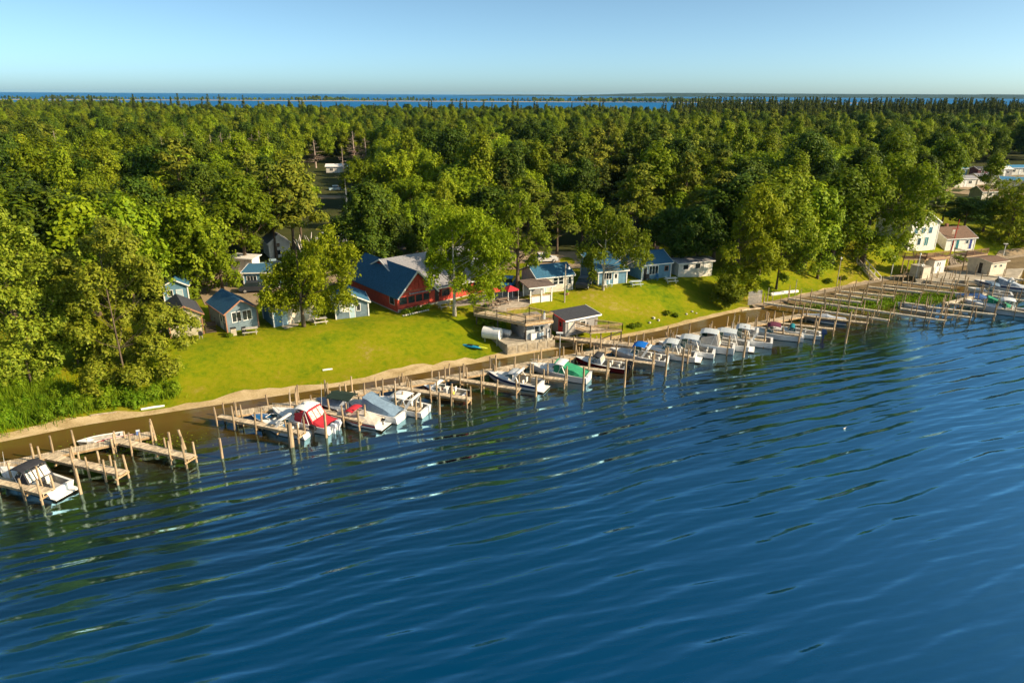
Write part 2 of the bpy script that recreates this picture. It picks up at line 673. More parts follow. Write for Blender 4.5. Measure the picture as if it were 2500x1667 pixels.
RIVER = water_material('river_water')
LAKE = water_material('lake_water', False)
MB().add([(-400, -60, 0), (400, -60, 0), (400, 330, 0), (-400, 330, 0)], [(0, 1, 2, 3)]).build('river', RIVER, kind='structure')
lk = MB()
lk.add([(-26000, 900, 0), (26000, 900, 0), (26000, 14500, 0), (-26000, 14500, 0)], [(0, 1, 2, 3)])
lk.build('lake', LAKE, kind='structure')

# far wooded shore across the lake, right of the middle
V, F = [], []
prof = [(0.0, 0.0), (0.05, 0.55), (0.4, 0.9), (1.0, 1.0)]
xs = np.linspace(-800, 12500, 150)
for x in xs:
    hh = (9 + 40 * smooth(300, 2600, x) + 8 * noise.noise(Vector((x * 0.0012, 1.2, 0))) + 4 * noise.noise(Vector((x * 0.006, 5.2, 0))))
    hh *= smooth(-800, -500, x)
    yb = 9200 - 0.12 * x + 500 * noise.noise(Vector((x * 0.0005, 9, 0)))
    for a, b_ in prof:
        V.append((x, yb + a * 1800, max(0.5, hh * b_) if a > 0 else -1.0))
for i in range(len(xs) - 1):
    for j in range(3):
        F.append((i * 4 + j, (i + 1) * 4 + j, (i + 1) * 4 + j + 1, i * 4 + j + 1))
me = raw_mesh('far_hills', V, F, FARLAND)
me.polygons.foreach_set('use_smooth', [True] * len(F))
link('far_hills', me, kind='structure')
# low sandy spit in the bay
V, F = [], []
xs = np.linspace(-2600, 1500, 160)
for x in xs:
    yb = 2700 + 0.10 * x + 90 * noise.noise(Vector((x * 0.003, 2.2, 0)))
    wd = 120 + 60 * noise.noise(Vector((x * 0.004, 7.7, 0)))
    for a, z in ((0, -0.4), (0.03, 0.5), (0.5, 1.4), (1, -0.4)):
        V.append((x, yb + a * wd, z))
for i in range(len(xs) - 1):
    for j in range(3):
        F.append((i * 4 + j, (i + 1) * 4 + j, (i + 1) * 4 + j + 1, i * 4 + j + 1))
me = raw_mesh('spit', V, F, SAND)
link('spit', me, kind='structure')

# ================================================================== TREES
BARK = mat('bark_brown', (0.13, 0.095, 0.065), 0.95, 0.3, 5.0, bump=0.6, stretch=(1, 1, 0.25))
BIRCHBARK = mat('bark_pale', (0.48, 0.43, 0.36), 0.9, 0.35, 4.0, stretch=(1, 1, 0.6))
DEADBARK = mat('bark_dead', (0.40, 0.31, 0.25), 0.95, 0.2, 5.0)
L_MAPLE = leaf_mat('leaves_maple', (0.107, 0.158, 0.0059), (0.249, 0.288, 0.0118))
L_POPLAR = leaf_mat('leaves_poplar', (0.160, 0.215, 0.012), (0.370, 0.390, 0.032), 0.35, 0.45)
L_WILLOW = leaf_mat('leaves_willow', (0.170, 0.220, 0.006), (0.325, 0.355, 0.010), 0.4)
L_BIRCH = leaf_mat('leaves_birch', (0.140, 0.195, 0.0090), (0.270, 0.300, 0.0140), 0.4)
L_PINE = leaf_mat('needles_pine', (0.084, 0.116, 0.0111), (0.226, 0.227, 0.0154), 0.2, 0.7)
L_SPRUCE = leaf_mat('needles_spruce', (0.046, 0.072, 0.0112), (0.129, 0.137, 0.0172), 0.15, 0.7)
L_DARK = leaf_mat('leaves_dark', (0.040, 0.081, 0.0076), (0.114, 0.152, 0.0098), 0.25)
L_REED = leaf_mat('reeds', (0.110, 0.210, 0.006), (0.270, 0.360, 0.016), 0.35)
L_WOOD = leaf_mat('leaves_wood', (0.145, 0.218, 0.0070), (0.322, 0.375, 0.0116), 0.3)
L_ASPEN = leaf_mat('leaves_aspen', (0.157, 0.218, 0.0093), (0.313, 0.337, 0.0149), 0.35)
L_BROWN = leaf_mat('twigs_dry', (0.16, 0.10, 0.075), (0.27, 0.19, 0.15), 0.2)


def unit(a):
    return a / np.maximum(1e-6, np.linalg.norm(a, axis=1, keepdims=True))


def cards(P, N, size, aspect=1.0, rng=NP, droop=0.0):
    """one small four-cornered leaf or leaf spray at each point of P, facing about N"""
    n = len(P)
    N = unit(N)
    T = unit(np.cross(N, rng.normal(size=(n, 3))))
    if droop > 0:
        T[:, 2] -= droop
        T = unit(T)
        N = unit(np.cross(T, rng.normal(size=(n, 3))))
    B = np.cross(N, T)
    s = (size * rng.uniform(0.6, 1.35, n))[:, None]
    V = np.empty((n, 4, 3))
    V[:, 0] = P - T * s * 0.5 * aspect
    V[:, 1] = P + B * s * 0.36 - T * s * 0.06
    V[:, 2] = P + T * s * 0.5 * aspect + N * s * 0.08
    V[:, 3] = P - B * s * 0.36 - T * s * 0.06
    return V.reshape(-1, 3)


def sphere_dirs(n, rng=NP):
    return unit(rng.normal(size=(n, 3)))


def leafy(lobes, clumps_per, leaves_per, clump_r, leaf, rng, aspect=1.25, up=0.35, fill=0.12, droop=0.0, flat=0.8):
    """lobes: (centre, radii). Each lobe carries clumps over its surface, each clump its leaves."""
    PS, NS = [], []
    vol = np.array([np.prod(r) ** (2 / 3) for _, r in lobes])
    vol /= vol.mean()
    for (c, r), w in zip(lobes, vol):
        k = max(4, int(clumps_per * w))
        d = sphere_dirs(k, rng)
        d[:, 2] = np.where(d[:, 2] < -0.45, -d[:, 2] * 0.6, d[:, 2])
        rad = rng.uniform(0.55, 1.12, (k, 1))
        cc = np.array(c) + d * np.array(r) * rad
        m = max(3, leaves_per)
        cr = clump_r * rng.uniform(0.45, 1.55, (k, 1, 1))
        ld = sphere_dirs(k * m, rng).reshape(k, m, 3)
        lp = cc[:, None, :] + ld * cr * rng.uniform(0.2, 1.15, (k, m, 1)) * np.array([1, 1, flat])
        ln = ld * 0.55 + d[:, None, :] * 0.6 + np.array([0, 0, up]) + rng.normal(size=(k, m, 3)) * 0.32
        PS.append(lp.reshape(-1, 3))
        NS.append(ln.reshape(-1, 3))
        f = int(k * m * fill)
        if f:
            q = np.array(c) + sphere_dirs(f, rng) * np.array(r) * (rng.uniform(0.1, 0.8, (f, 1)))
            PS.append(q)
            NS.append(rng.normal(size=(f, 3)))
    P, N = np.concatenate(PS), np.concatenate(NS)
    return cards(P, N, leaf, aspect, rng, droop)


def crown_mesh(name, V, m):
    n = len(V) // 4
    return raw_mesh(name, V, np.arange(n * 4).reshape(n, 4), m)


def trunk_mb(h, r, lobes, rng, lean=0.0, limbs=True, r_top=0.25, start=0.3):
    """tapered trunk with a limb rising into every lobe"""
    b = MB()
    top = Vector((lean * h * 0.3, 0, h))
    pts, rad = [], []
    for i in range(7):
        a = i / 6
        pts.append(Vector((top.x * a * a + 0.12 * r * math.sin(a * 7 + h), 0.15 * math.sin(a * 5 + r * 9) * a, h * a - 0.3 * (i == 0))))
        rad.append(r * (1.35 if i == 0 else (1 - (1 - r_top) * a)))
    b.path(pts, rad, 8)
    if limbs:
        for c, rr in lobes:
            c = Vector(c)
            if len(lobes) > 22 and c.z < h * .4:
                continue
            a = min(0.92, max(start, (c.z - rr[2] * 0.7) / h - 0.12))
            i = min(5, int(a * 6))
            p0 = pts[i].lerp(pts[i + 1], a * 6 - i)
            p2 = c + Vector((0, 0, rr[2] * 0.2))
            mid = p0.lerp(p2, 0.5) + Vector((0, 0, -0.08 * (p2 - p0).length))
            rl = r * (1 - 0.75 * a) * (0.55 if len(lobes) < 22 else 0.34)
            b.path([p0, mid, p2], [rl, rl * 0.65, rl * 0.25], 5)
            for _ in range(3):
                q = c + Vector((rng.uniform(-1, 1) * rr[0], rng.uniform(-1, 1) * rr[1], rng.uniform(-0.3, 0.9) * rr[2])) * 0.8
                b.path([mid.lerp(p2, rng.uniform(0.1, 0.8)), q], [rl * 0.4, rl * 0.12], 4)
    return b


def round_lobes(h, w, base, rng, n=9, top_bias=1.0):
    """lobes of a broad, uneven crown from height base to h with half-width w"""
    L = []
    mid = (h + base) / 2
    sx, sy = rng.uniform(.86, 1.14), rng.uniform(.86, 1.14)
    L.append(((0, 0, mid + (h - base) * 0.04), (w * 0.48, w * 0.48, (h - base) * 0.34)))
    n = int(n * 1.5)
    off = rng.uniform(0, 6)
    for i in range(n):
        a = off + 2 * math.pi * (i * 0.618 + rng.uniform(-0.09, 0.09))
        f = (i + 0.5) / n
        z = base + (h - base) * (0.12 + 0.74 * f + rng.uniform(-.05, .05))
        prof = math.sin(math.pi * min(1, 0.24 + 0.68 * f))
        s = w * rng.uniform(0.20, 0.42)
        rr = w * max(0.16, prof) * rng.uniform(0.55, 0.86)
        L.append(((math.cos(a) * rr * sx, math.sin(a) * rr * sy, z), (s, s, s * rng.uniform(0.8, 1.3))))
    for k in range(3):
        q = rng.uniform(.16, .3) * w
        L.append(((rng.uniform(-.3, .3) * w, rng.uniform(-.3, .3) * w, h - q * rng.uniform(.9, 2.2)), (q, q, q * 1.3)))
    return L


def spire_lobes(h, w, base, rng, stems=4):
    """a clump of upright leafy spires sharing one foot, as poplars grow"""
    L = []
    for k in range(stems):
        a = k * 2.4 + rng.uniform(-.3, .3)
        rr = w * (.12 if k == 0 else rng.uniform(.35, .62))
        hk = h * (1.0 if k == 0 else rng.uniform(.70, .93))
        sw = w * (.50 if k == 0 else rng.uniform(.32, .44))
        cx, cy = math.cos(a) * rr, math.sin(a) * rr
        m = 7
        for i in range(m):
            f = i / (m - 1)
            z = base + (hk - base) * (.08 + .86 * f)
            s = sw * (.55 + .55 * math.sin(math.pi * min(1, .18 + .72 * f))) * rng.uniform(.75, 1.15) * (.5 if i == m - 1 else 1)
            L.append(((cx + rng.uniform(-.3, .3) * sw, cy + rng.uniform(-.3, .3) * sw, z), (s, s, s * rng.uniform(1.0, 1.5))))
    return L


def conifer_cards(h, w, rng, base=0.08, tiers=16, per=9, leaf=0.5, droop=0.35, ragged=0.2, power=1.0):
    PS, NS = [], []
    for i in range(tiers):
        a = base + (1 - base) * (i + rng.uniform(0, 0.6)) / tiers
        rad = w * (1 - a) ** power + 0.12
        k = max(4, int(per * (0.5 + rad / w)))
        for j in range(k):
            t = rng.uniform(0, 2 * math.pi)
            R_ = rad * rng.uniform(1 - ragged * 1.6, 1 + ragged * 0.6)
            m = max(3, int(R_ / (leaf * 0.30)))
            s = np.linspace(0.15, 1, m)
            x = np.cos(t) * R_ * s
            y = np.sin(t) * R_ * s
            z = a * h - droop * R_ * s ** 1.5 + 0.15 * R_ * s ** 3
            P = np.stack([x, y, z], 1)
            P = np.repeat(P, 2, 0) + rng.normal(size=(2 * m, 3)) * leaf * np.array([0.35, 0.35, 0.22])
            N = np.stack([np.full(2 * m, math.cos(t) * 0.5), np.full(2 * m, math.sin(t) * 0.5), np.ones(2 * m)], 1) + rng.normal(size=(2 * m, 3)) * 0.4
            PS.append(P)
            NS.append(N)
    return cards(np.concatenate(PS), np.concatenate(NS), leaf, 1.5, rng)


def pine_lobes(h, w, rng, base=0.35, n=13):
    L = []
    for i in range(n):
        f = i / (n - 1)
        z = h * (base + (0.97 - base) * f)
        a = i * 2.4 + rng.uniform(-.3, .3)
        rr = w * (0.75 * (1 - f) ** 0.7 + 0.05) * rng.uniform(0.7, 1.1)
        s = w * (0.42 - 0.16 * f)
        L.append(((math.cos(a) * rr, math.sin(a) * rr, z), (s, s, s * 0.42)))
    return L


def bare_tree(h, r, rng, n=26, spread=0.28, up=0.25):
    b = MB()
    b.path([(0, 0, -0.3), (0.05, 0, h * 0.4), (0, 0.05, h)], [r, r * 0.7, 0.03], 6)
    for i in range(n):
        f = 0.25 + 0.72 * i / n
        a = rng.uniform(0, 6.28)
        L = h * spread * (1.05 - f) * rng.uniform(0.7, 1.2) + 0.3
        p = Vector((0, 0, h * f))
        q = p + Vector((math.cos(a) * L, math.sin(a) * L, L * up * rng.uniform(-0.3, 1.3)))
        b.path([p, p.lerp(q, 0.5) + Vector((0, 0, -0.06 * L)), q], [r * 0.3 * (1.1 - f), r * 0.2 * (1.1 - f), 0.012], 4)
        for _ in range(5):
            m = p.lerp(q, rng.uniform(0.3, 0.95))
            b.path([m, m + Vector((rng.uniform(-1, 1), rng.uniform(-1, 1), rng.uniform(-.4, .7))) * L * 0.3], [r * 0.10, 0.012], 3)
    return b


# ------------------------------------------------------------------ kinds of tree in the wood (shared meshes)
KIND = {}


def add_kind(key, crown, trunk, h, w, bark=BARK):
    tm = trunk.build('trunk', bark)
    me = tm.data
    bpy.data.objects.remove(tm)
    KIND[key] = (crown, me, h, w)


def make_kinds():
    r = np.random.default_rng(21)
    pr = random.Random(21)
    for k, (h, w, base, n) in enumerate(((13, 5.3, 2.2, 11), (15, 5.4, 3.0, 13), (12, 6.2, 1.8, 12), (16, 5.0, 3.6, 13))):
        lob = round_lobes(h, w, base, pr, n)
        V = leafy(lob, 18, 25, 0.8, 0.42, r, flat=1.05, up=.5)
        add_kind('broad%d' % k, crown_mesh('crown', V, [L_WOOD, L_MAPLE, L_WOOD, L_DARK][k]), trunk_mb(h * 0.8, 0.28, lob, pr), h, w)
    for k, (h, w, base, n) in enumerate(((15, 3.2, 3.4, 9), (17, 3.4, 4.4, 10))):
        lob = round_lobes(h, w, base, pr, n)
        V = leafy(lob, 15, 22, 0.7, 0.38, r, flat=1.2, up=.5)
        add_kind('aspen%d' % k, crown_mesh('crown', V, L_ASPEN), trunk_mb(h * 0.9, 0.2, lob, pr), h, w, BIRCHBARK)
    for k, (h, w) in enumerate(((17, 3.3), (14, 3.0))):
        V = conifer_cards(h, w, r, 0.06, 26, 12, 0.45)
        add_kind('spruce%d' % k, crown_mesh('crown', V, L_SPRUCE), trunk_mb(h * 0.97, 0.25, [], pr, r_top=0.05), h, w)
    for k, (h, w) in enumerate(((17, 4.6), (15, 4.2))):
        lob = pine_lobes(h, w, pr)
        V = leafy(lob, 20, 24, 0.75, 0.42, r, 1.6, 0.5)
        add_kind('pine%d' % k, crown_mesh('crown', V, L_PINE), trunk_mb(h * 0.96, 0.26, lob, pr, r_top=0.12), h, w)
    for k in range(2):
        b = bare_tree(13 + k * 2, 0.2, pr, 34, 0.24)
        tm = b.build('trunk', DEADBARK)
        me_ = tm.data
        bpy.data.objects.remove(tm)
        V = conifer_cards(13 + k * 2, 2.2, r, 0.3, 14, 5, 0.28, 0.1, 0.4)
        KIND['dead%d' % k] = (crown_mesh('twigs', V[:len(V) // 8 * 4], L_BROWN), me_, 13 + k * 2, 2.2)


make_kinds()

PLACES = ((430, 'behind the big left poplars'), (640, 'behind the tan and blue grey cottages'), (790, 'behind the sunlit cream cottage'), (1000, 'beyond the parking lot'), (1250, 'behind the red lodge'),
          (1420, 'behind the drinks kiosk'), (1640, 'behind the blue cottages'), (1770, 'behind the grey trailer'), (2050, 'behind the white leaning board'), (2280, 'behind the giant willow'), (9999, 'near the trailer park'))
LOOKS = {'broad0': 'round crowned green broadleaf', 'broad1': 'tall deep green broadleaf', 'broad2': 'wide spreading broadleaf', 'broad3': 'dark leaved broadleaf', 'aspen0': 'slim light green aspen',
         'aspen1': 'tall slim aspen', 'spruce0': 'tall pointed spruce', 'spruce1': 'short pointed spruce', 'pine0': 'tall layered pine', 'pine1': 'shorter layered pine', 'dead0': 'bare grey brown tree', 'dead1': 'tall bare dead tree'}


def place_label(key, x, y):
    uv = pix(x, y, 8)
    row = ('in the front row', 'in the second row', 'in mid wood', 'deep in the wood')[(y > 118) + (y > 150) + (y > 190)]
    return LOOKS[key] + ' ' + row + ' ' + [w for q, w in PLACES if uv[0] < q][0]


LABELS = {
    'broad0': 'round crowned green broadleaf tree standing in the wood behind the waterfront',
    'broad1': 'tall deep green broadleaf tree standing in the wood behind the waterfront',
    'broad2': 'wide spreading broadleaf tree standing in the wood behind the waterfront',
    'broad3': 'dark leaved tall broadleaf tree standing in the wood behind the waterfront',
    'aspen0': 'slim light green aspen with pale trunk in the wood',
    'aspen1': 'very tall slim aspen with pale trunk in the wood',
    'spruce0': 'tall pointed dark spruce rising in the wood',
    'spruce1': 'short pointed dark spruce rising in the wood',
    'pine0': 'tall layered olive green pine in the wood',
    'pine1': 'shorter layered olive green pine in the wood',
    'dead0': 'bare grey brown dead tree standing among green crowns',
    'dead1': 'tall bare dead tree standing among green crowns'}
GROUPS = {'broad': 'broadleaf trees of the wood', 'aspen': 'aspens of the wood', 'spruce': 'spruces of the wood',
          'pine': 'pines of the wood', 'dead': 'dead trees in the wood'}
NAMES = {'broad': 'broadleaf_tree', 'aspen': 'aspen_tree', 'spruce': 'spruce_tree', 'pine': 'pine_tree', 'dead': 'dead_tree'}


def plant(key, x, y, h=None, w=None, rz=None, label=None, z=None, name=None):
    crown, trunk, H0, W0 = KIND[key]
    z = land_h(x, y) if z is None else z
    sz = (h or H0 * RNG.uniform(0.85, 1.12)) / H0
    sw = (w / W0) if w else sz * RNG.uniform(0.9, 1.12)
    fam = key[:-1]
    t = thing(name or NAMES[fam], label or place_label(key, x, y), 'tree', (x, y, z - 0.05), RNG.uniform(0, 6.28) if rz is None else rz,
              None if label else GROUPS[fam] + ', kind ' + 'ab'[int(key[-1]) % 2] if False else (None if label else GROUPS[fam]))
    t.scale = (sw, sw, sz)
    link('trunk', trunk, t)
    link('twigs' if fam == 'dead' else 'crown', crown, t)
    return t


def hero(name, label, p, h, lobes, leaves, trunk_r, lmat, bark=BARK, lean=0.0, trunk_h=0.8, cat='tree', start=0.3):
    """a tree of its own near the water: its crown is grown from its own lobes"""
    t = thing(name, label, cat, p)
    pr = random.Random(hash(label) % 1000 if False else len(label) * 7 + int(h * 10))
    trunk_mb(h * trunk_h, trunk_r, lobes, pr, lean, start=start).build('trunk', bark, t, smooth=True)
    link('crown', crown_mesh('crown', leaves, lmat), t)
    return t


def hero_round(name, label, uv, vtop, w, base, leaf, lmat, clumps=26, per=26, clump_r=0.8, n=11, trunk_r=0.25, bark=BARK,
               droop=0.0, seed=1, squash=None, p=None, fill=0.12, flat=0.8, shift=None, up=0.35, trunk_h=0.8, stems=0):
    p = at(*uv) if p is None else p
    h = top_z(p, vtop) - p.z
    pr, r = random.Random(seed), np.random.default_rng(seed)
    L = spire_lobes(h, w, base, pr, stems) if stems else round_lobes(h, w, base, pr, n)
    if shift:
        L = [((c[0] + shift * (c[2] / h), c[1], c[2]), q) for c, q in L]
    V = leafy(L, clumps, per, clump_r, leaf, r, 1.3, up, fill, droop, flat)
    return hero(name, label, p, h, L, V, trunk_r, lmat, bark, trunk_h=trunk_h)


# ------------------------------------------------------------------ trees by the water, each modelled for itself
def hero_px(name, label, uv, discs, leaf, lmat, bark=BARK, clumps=9, per=26, clump_r=.55, trunk_r=.2, seed=1, droop=0.0, flat=1.0, up=.4, fill=.1, depth=.55, trunk_h=.82, vr=1.15, aspect=1.3):
    """crown built up limb by limb: each limb's leaf mass is given by where it hangs on this tree and how big it is"""
    p = at(*uv)
    pr, r = random.Random(seed), np.random.default_rng(seed)
    u0 = pix(p.x, p.y, p.z)[0]
    L = []
    dist = math.sqrt(p.x ** 2 + p.y ** 2 + (CAM_H - p.z) ** 2)
    us = [d[0] for d in discs]
    half = (max(us) - min(us)) / 2 * dist / FPX
    hd = Vector((p.x, p.y, 0)).normalized()
    lat = Vector((hd.y, -hd.x, 0))
    for (u, v, rr) in discs:
        z = top_z(p, v) - p.z
        x = (u - u0) * dist / FPX
        k = rr * dist / FPX
        y = pr.uniform(-1, 1) * depth * math.sqrt(max(.05, 1 - min(1, abs(x) / (half + .01)) ** 2)) * half
        c = lat * x + hd * y
        L.append(((c.x, c.y, z), (k * .92, k * .92, k * vr * .92)))
        if pr.random() < .75:                       # the side of the crown turned away
            y2 = pr.uniform(.3, 1.0) * half * .8
            c = lat * (x * .9) + hd * y2
            L.append(((c.x, c.y, z), (k * .85, k * .85, k * vr * .85)))
    h = max(q[0][2] + q[1][2] for q in L)
    V = leafy(L, clumps, per, clump_r, leaf, r, aspect, up, fill, droop, flat)
    return hero(name, label, p, h, L, V, trunk_r, lmat, bark, trunk_h=trunk_h)


# big poplars on the left bank
hero_px('poplar_tree', 'tallest bright leaved poplar on the left bank above the reeds', (80, 950),
        [(50, 545, 30), (85, 532, 24), (112, 565, 26), (60, 595, 38), (115, 615, 34), (30, 635, 34), (85, 660, 38), (142, 675, 30), (40, 705, 38), (100, 735, 40), (152, 735, 28), (30, 785, 38),
         (90, 805, 40), (148, 805, 32), (182, 775, 20), (60, 865, 38), (122, 870, 34), (176, 850, 24), (12, 865, 28), (95, 905, 30), (30, 915, 30)], .25, L_POPLAR, BARK, 40, 32, .46, .11, 3, flat=1.15, up=.5, fill=.10)
hero_px('poplar_tree', 'bright leaved poplar nearest the tan cottage on the left bank', (310, 945),
        [(330, 572, 26), (358, 602, 27), (300, 612, 28), (340, 652, 33), (387, 662, 24), (290, 675, 32), (330, 712, 38), (392, 722, 30), (268, 742, 32), (330, 785, 38), (392, 792, 32), (250, 802, 26), (430, 812, 26),
         (460, 822, 17), (300, 852, 36), (370, 862, 36), (432, 860, 22), (258, 882, 26), (330, 918, 32), (392, 915, 26), (245, 930, 20), (285, 925, 24), (248, 645, 18), (240, 695, 22)], .25, L_POPLAR, BARK, 40, 32, .46, .11, 4, flat=1.15, up=.5, fill=.10)
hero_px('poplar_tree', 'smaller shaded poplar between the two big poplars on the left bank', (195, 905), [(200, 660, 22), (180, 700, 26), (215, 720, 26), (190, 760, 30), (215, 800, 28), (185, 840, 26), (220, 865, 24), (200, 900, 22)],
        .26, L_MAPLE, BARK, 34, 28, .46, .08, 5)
hero_px('poplar_tree', 'poplar cut by the left edge of the picture', (-60, 960), [(-60, 600, 36), (-30, 640, 36), (-80, 680, 40), (-25, 720, 36), (-70, 770, 44), (-20, 800, 36), (-60, 860, 40), (-20, 890, 30)], .27, L_POPLAR, BARK, 34, 28, .46, .1, 6)
hero_px('maple_tree', 'dark green maple behind the tan and blue cottages', (545, 716), [(500, 562, 28), (532, 592, 34), (480, 602, 34), (552, 642, 32), (500, 642, 38), (455, 652, 26), (570, 682, 20), (530, 690, 28), (480, 702, 32), (448, 702, 22), (492, 735, 18)],
        .30, L_MAPLE, BARK, 26, 30, .55, .22, 8)
hero_px('birch_tree', 'drooping birch in front of the cream fronted cottage', (742, 797),
        [(668, 735, 26), (690, 692, 32), (722, 668, 31), (706, 742, 33), (746, 702, 36), (762, 662, 27), (790, 622, 38), (814, 592, 27), (850, 642, 33), (846, 682, 25), (782, 692, 32), (770, 742, 27), (830, 726, 22), (850, 752, 18), (802, 752, 20)],
        .24, L_WILLOW, BARK, 26, 32, .50, .22, 9, droop=.7, flat=1.5, vr=1.25, aspect=1.6, fill=.04)
hero_px('birch_tree', 'drooping yellow green birch with white trunk before the red lodge', (1110, 770),
        [(1105, 560, 36), (1150, 546, 38), (1190, 562, 28), (1080, 602, 34), (1130, 602, 43), (1182, 602, 38), (1225, 592, 30), (1060, 650, 26), (1100, 652, 36), (1150, 656, 41), (1200, 642, 37), (1235, 642, 24), (1058, 686, 18), (1120, 692, 25),
         (1182, 700, 30), (1216, 692, 22), (1156, 726, 17), (1202, 732, 15)], .25, L_WILLOW, BIRCHBARK, 22, 34, .54, .24, 10, droop=.7, flat=1.5, vr=1.2, aspect=1.6, fill=.04)
hero_px('oak_tree', 'tall open oak behind the red canopy on the patio', (1263, 722),
        [(1240, 502, 24), (1270, 492, 22), (1292, 522, 26), (1225, 537, 24), (1260, 542, 28), (1310, 562, 24), (1213, 577, 22), (1250, 587, 22), (1326, 592, 20), (1290, 602, 22), (1225, 622, 17), (1302, 642, 19), (1330, 626, 14), (1236, 660, 12)],
        .27, L_BIRCH, BARK, 18, 26, .5, .32, 11, fill=.03)
hero_px('birch_tree', 'wide weeping birch on the lawn right of the lamp pole', (1472, 708),
        [(1475, 545, 23), (1510, 552, 24), (1440, 572, 23), (1475, 582, 27), (1520, 582, 27), (1555, 592, 22), (1425, 612, 21), (1460, 622, 22), (1500, 616, 25), (1545, 622, 21), (1576, 628, 14), (1433, 650, 18), (1560, 642, 11), (1445, 674, 11), (1520, 646, 11)],
        .25, L_BIRCH, BIRCHBARK, 15, 30, .55, .19, 12, droop=.7, flat=1.5, vr=1.25, aspect=1.6, fill=.03)
hero_px('ash_tree', 'leafy tree hanging over the bank beside the white board', (1785, 735),
        [(1820, 482, 28), (1845, 512, 31), (1800, 522, 29), (1870, 547, 25), (1830, 562, 33), (1790, 572, 27), (1770, 612, 25), (1815, 617, 31), (1850, 612, 28), (1880, 640, 17), (1780, 662, 25), (1820, 672, 27), (1770, 702, 23), (1800, 720, 24), (1830, 702, 15),
         (1755, 722, 13), (1850, 652, 20)], .29, L_WILLOW, BARK, 24, 30, .55, .22, 13, flat=1.15)
hero_round('shrub', 'dense shrub at the foot of the leafy tree beside the white board', (1772, 748), 672, 2.4, 0.0, 0.25, L_MAPLE, 24, 36, 0.5, 9, 0.1, seed=14)
hero_px('ash_tree', 'three stemmed tree on the bank right of the white board', (1895, 706),
        [(1925, 527, 24), (1900, 562, 24), (1940, 562, 26), (1965, 592, 22), (1910, 607, 26), (1950, 622, 23), (1890, 642, 18), (1930, 652, 21), (1970, 652, 16), (1905, 678, 11)], .29, L_ASPEN, BARK, 24, 30, .55, .16, 15)
hero_px('ash_tree', 'slim grey green tree between the three stemmed tree and the giant willow', (1995, 680), [(1995, 490, 24), (1975, 525, 26), (2010, 535, 26), (1985, 570, 28), (2015, 590, 24), (1980, 615, 24), (2005, 640, 22)], .30, L_WOOD, BARK, 24, 30, .55, .2, 16)
hero_px('willow_tree', 'giant bushy willow above the grassy bank on the right', (2105, 642),
        [(2090, 432, 34), (2140, 412, 32), (2190, 432, 32), (2050, 467, 36), (2110, 472, 41), (2165, 472, 41), (2212, 468, 28), (2030, 522, 35), (2085, 527, 43), (2145, 532, 44), (2192, 527, 34), (2012, 572, 30), (2065, 582, 38), (2125, 590, 40), (2172, 587, 32),
         (2042, 618, 25), (2100, 624, 22), (2155, 622, 18)], .36, L_WILLOW, BARK, 34, 34, .75, .42, 17, flat=1.2, up=.6)
hero_px('willow_tree', 'light green tree at the right edge above the brown roofed building', (2455, 600), [(2440, 475, 26), (2480, 465, 30), (2420, 510, 26), (2460, 515, 32), (2500, 510, 34), (2415, 550, 22), (2455, 560, 30), (2500, 560, 32), (2530, 540, 30), (2440, 590, 22), (2485, 600, 24)],
        .34, L_WILLOW, BARK, 28, 30, .65, .28, 18)
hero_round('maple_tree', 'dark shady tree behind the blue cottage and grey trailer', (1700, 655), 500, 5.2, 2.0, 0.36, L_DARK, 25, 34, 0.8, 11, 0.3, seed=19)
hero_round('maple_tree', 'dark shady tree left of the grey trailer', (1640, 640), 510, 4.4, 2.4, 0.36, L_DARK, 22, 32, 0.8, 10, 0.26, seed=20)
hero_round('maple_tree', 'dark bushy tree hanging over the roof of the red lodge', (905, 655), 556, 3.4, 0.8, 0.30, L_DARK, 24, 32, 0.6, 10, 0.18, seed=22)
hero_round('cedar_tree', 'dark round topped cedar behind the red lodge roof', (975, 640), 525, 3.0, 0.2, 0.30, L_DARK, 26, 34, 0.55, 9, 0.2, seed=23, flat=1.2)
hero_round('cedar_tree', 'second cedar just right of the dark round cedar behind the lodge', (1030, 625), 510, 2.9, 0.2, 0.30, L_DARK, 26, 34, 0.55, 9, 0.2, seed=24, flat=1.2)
# bleached dead tree behind the drooping birch
p = at(752, 690)
t = thing('dead_tree', 'bleached bare forked tree behind the sunlit cream cottage', 'tree', p)
b = MB()
ht = top_z(p, 570) - p.z
b.path([(0, 0, -.2), (0.05, 0, ht * .45)], [.26, .2], 7)
for dx, dy, sc in ((-.9, .1, .9), (-.35, -.3, 1.0), (.35, .2, .85), (.95, -.1, 1.05)):
    b.path([(0.05, 0, ht * .42), (dx * .7, dy, ht * .62), (dx * 1.1, dy * 1.5, ht * .8), (dx * 1.35, dy, ht * sc * .98)], [.16, .12, .085, .03], 5)
    b.path([(dx * .7, dy, ht * .62), (dx * 1.8, dy + .3, ht * .85)], [.07, .02], 4)
    b.path([(dx * 1.1, dy * 1.5, ht * .8), (dx * .5, dy - .3, ht * .97)], [.05, .015], 4)
b.build('trunk', mat('bleached_wood', (0.62, 0.55, 0.50), .9, .12, 4.0), t, smooth=True)

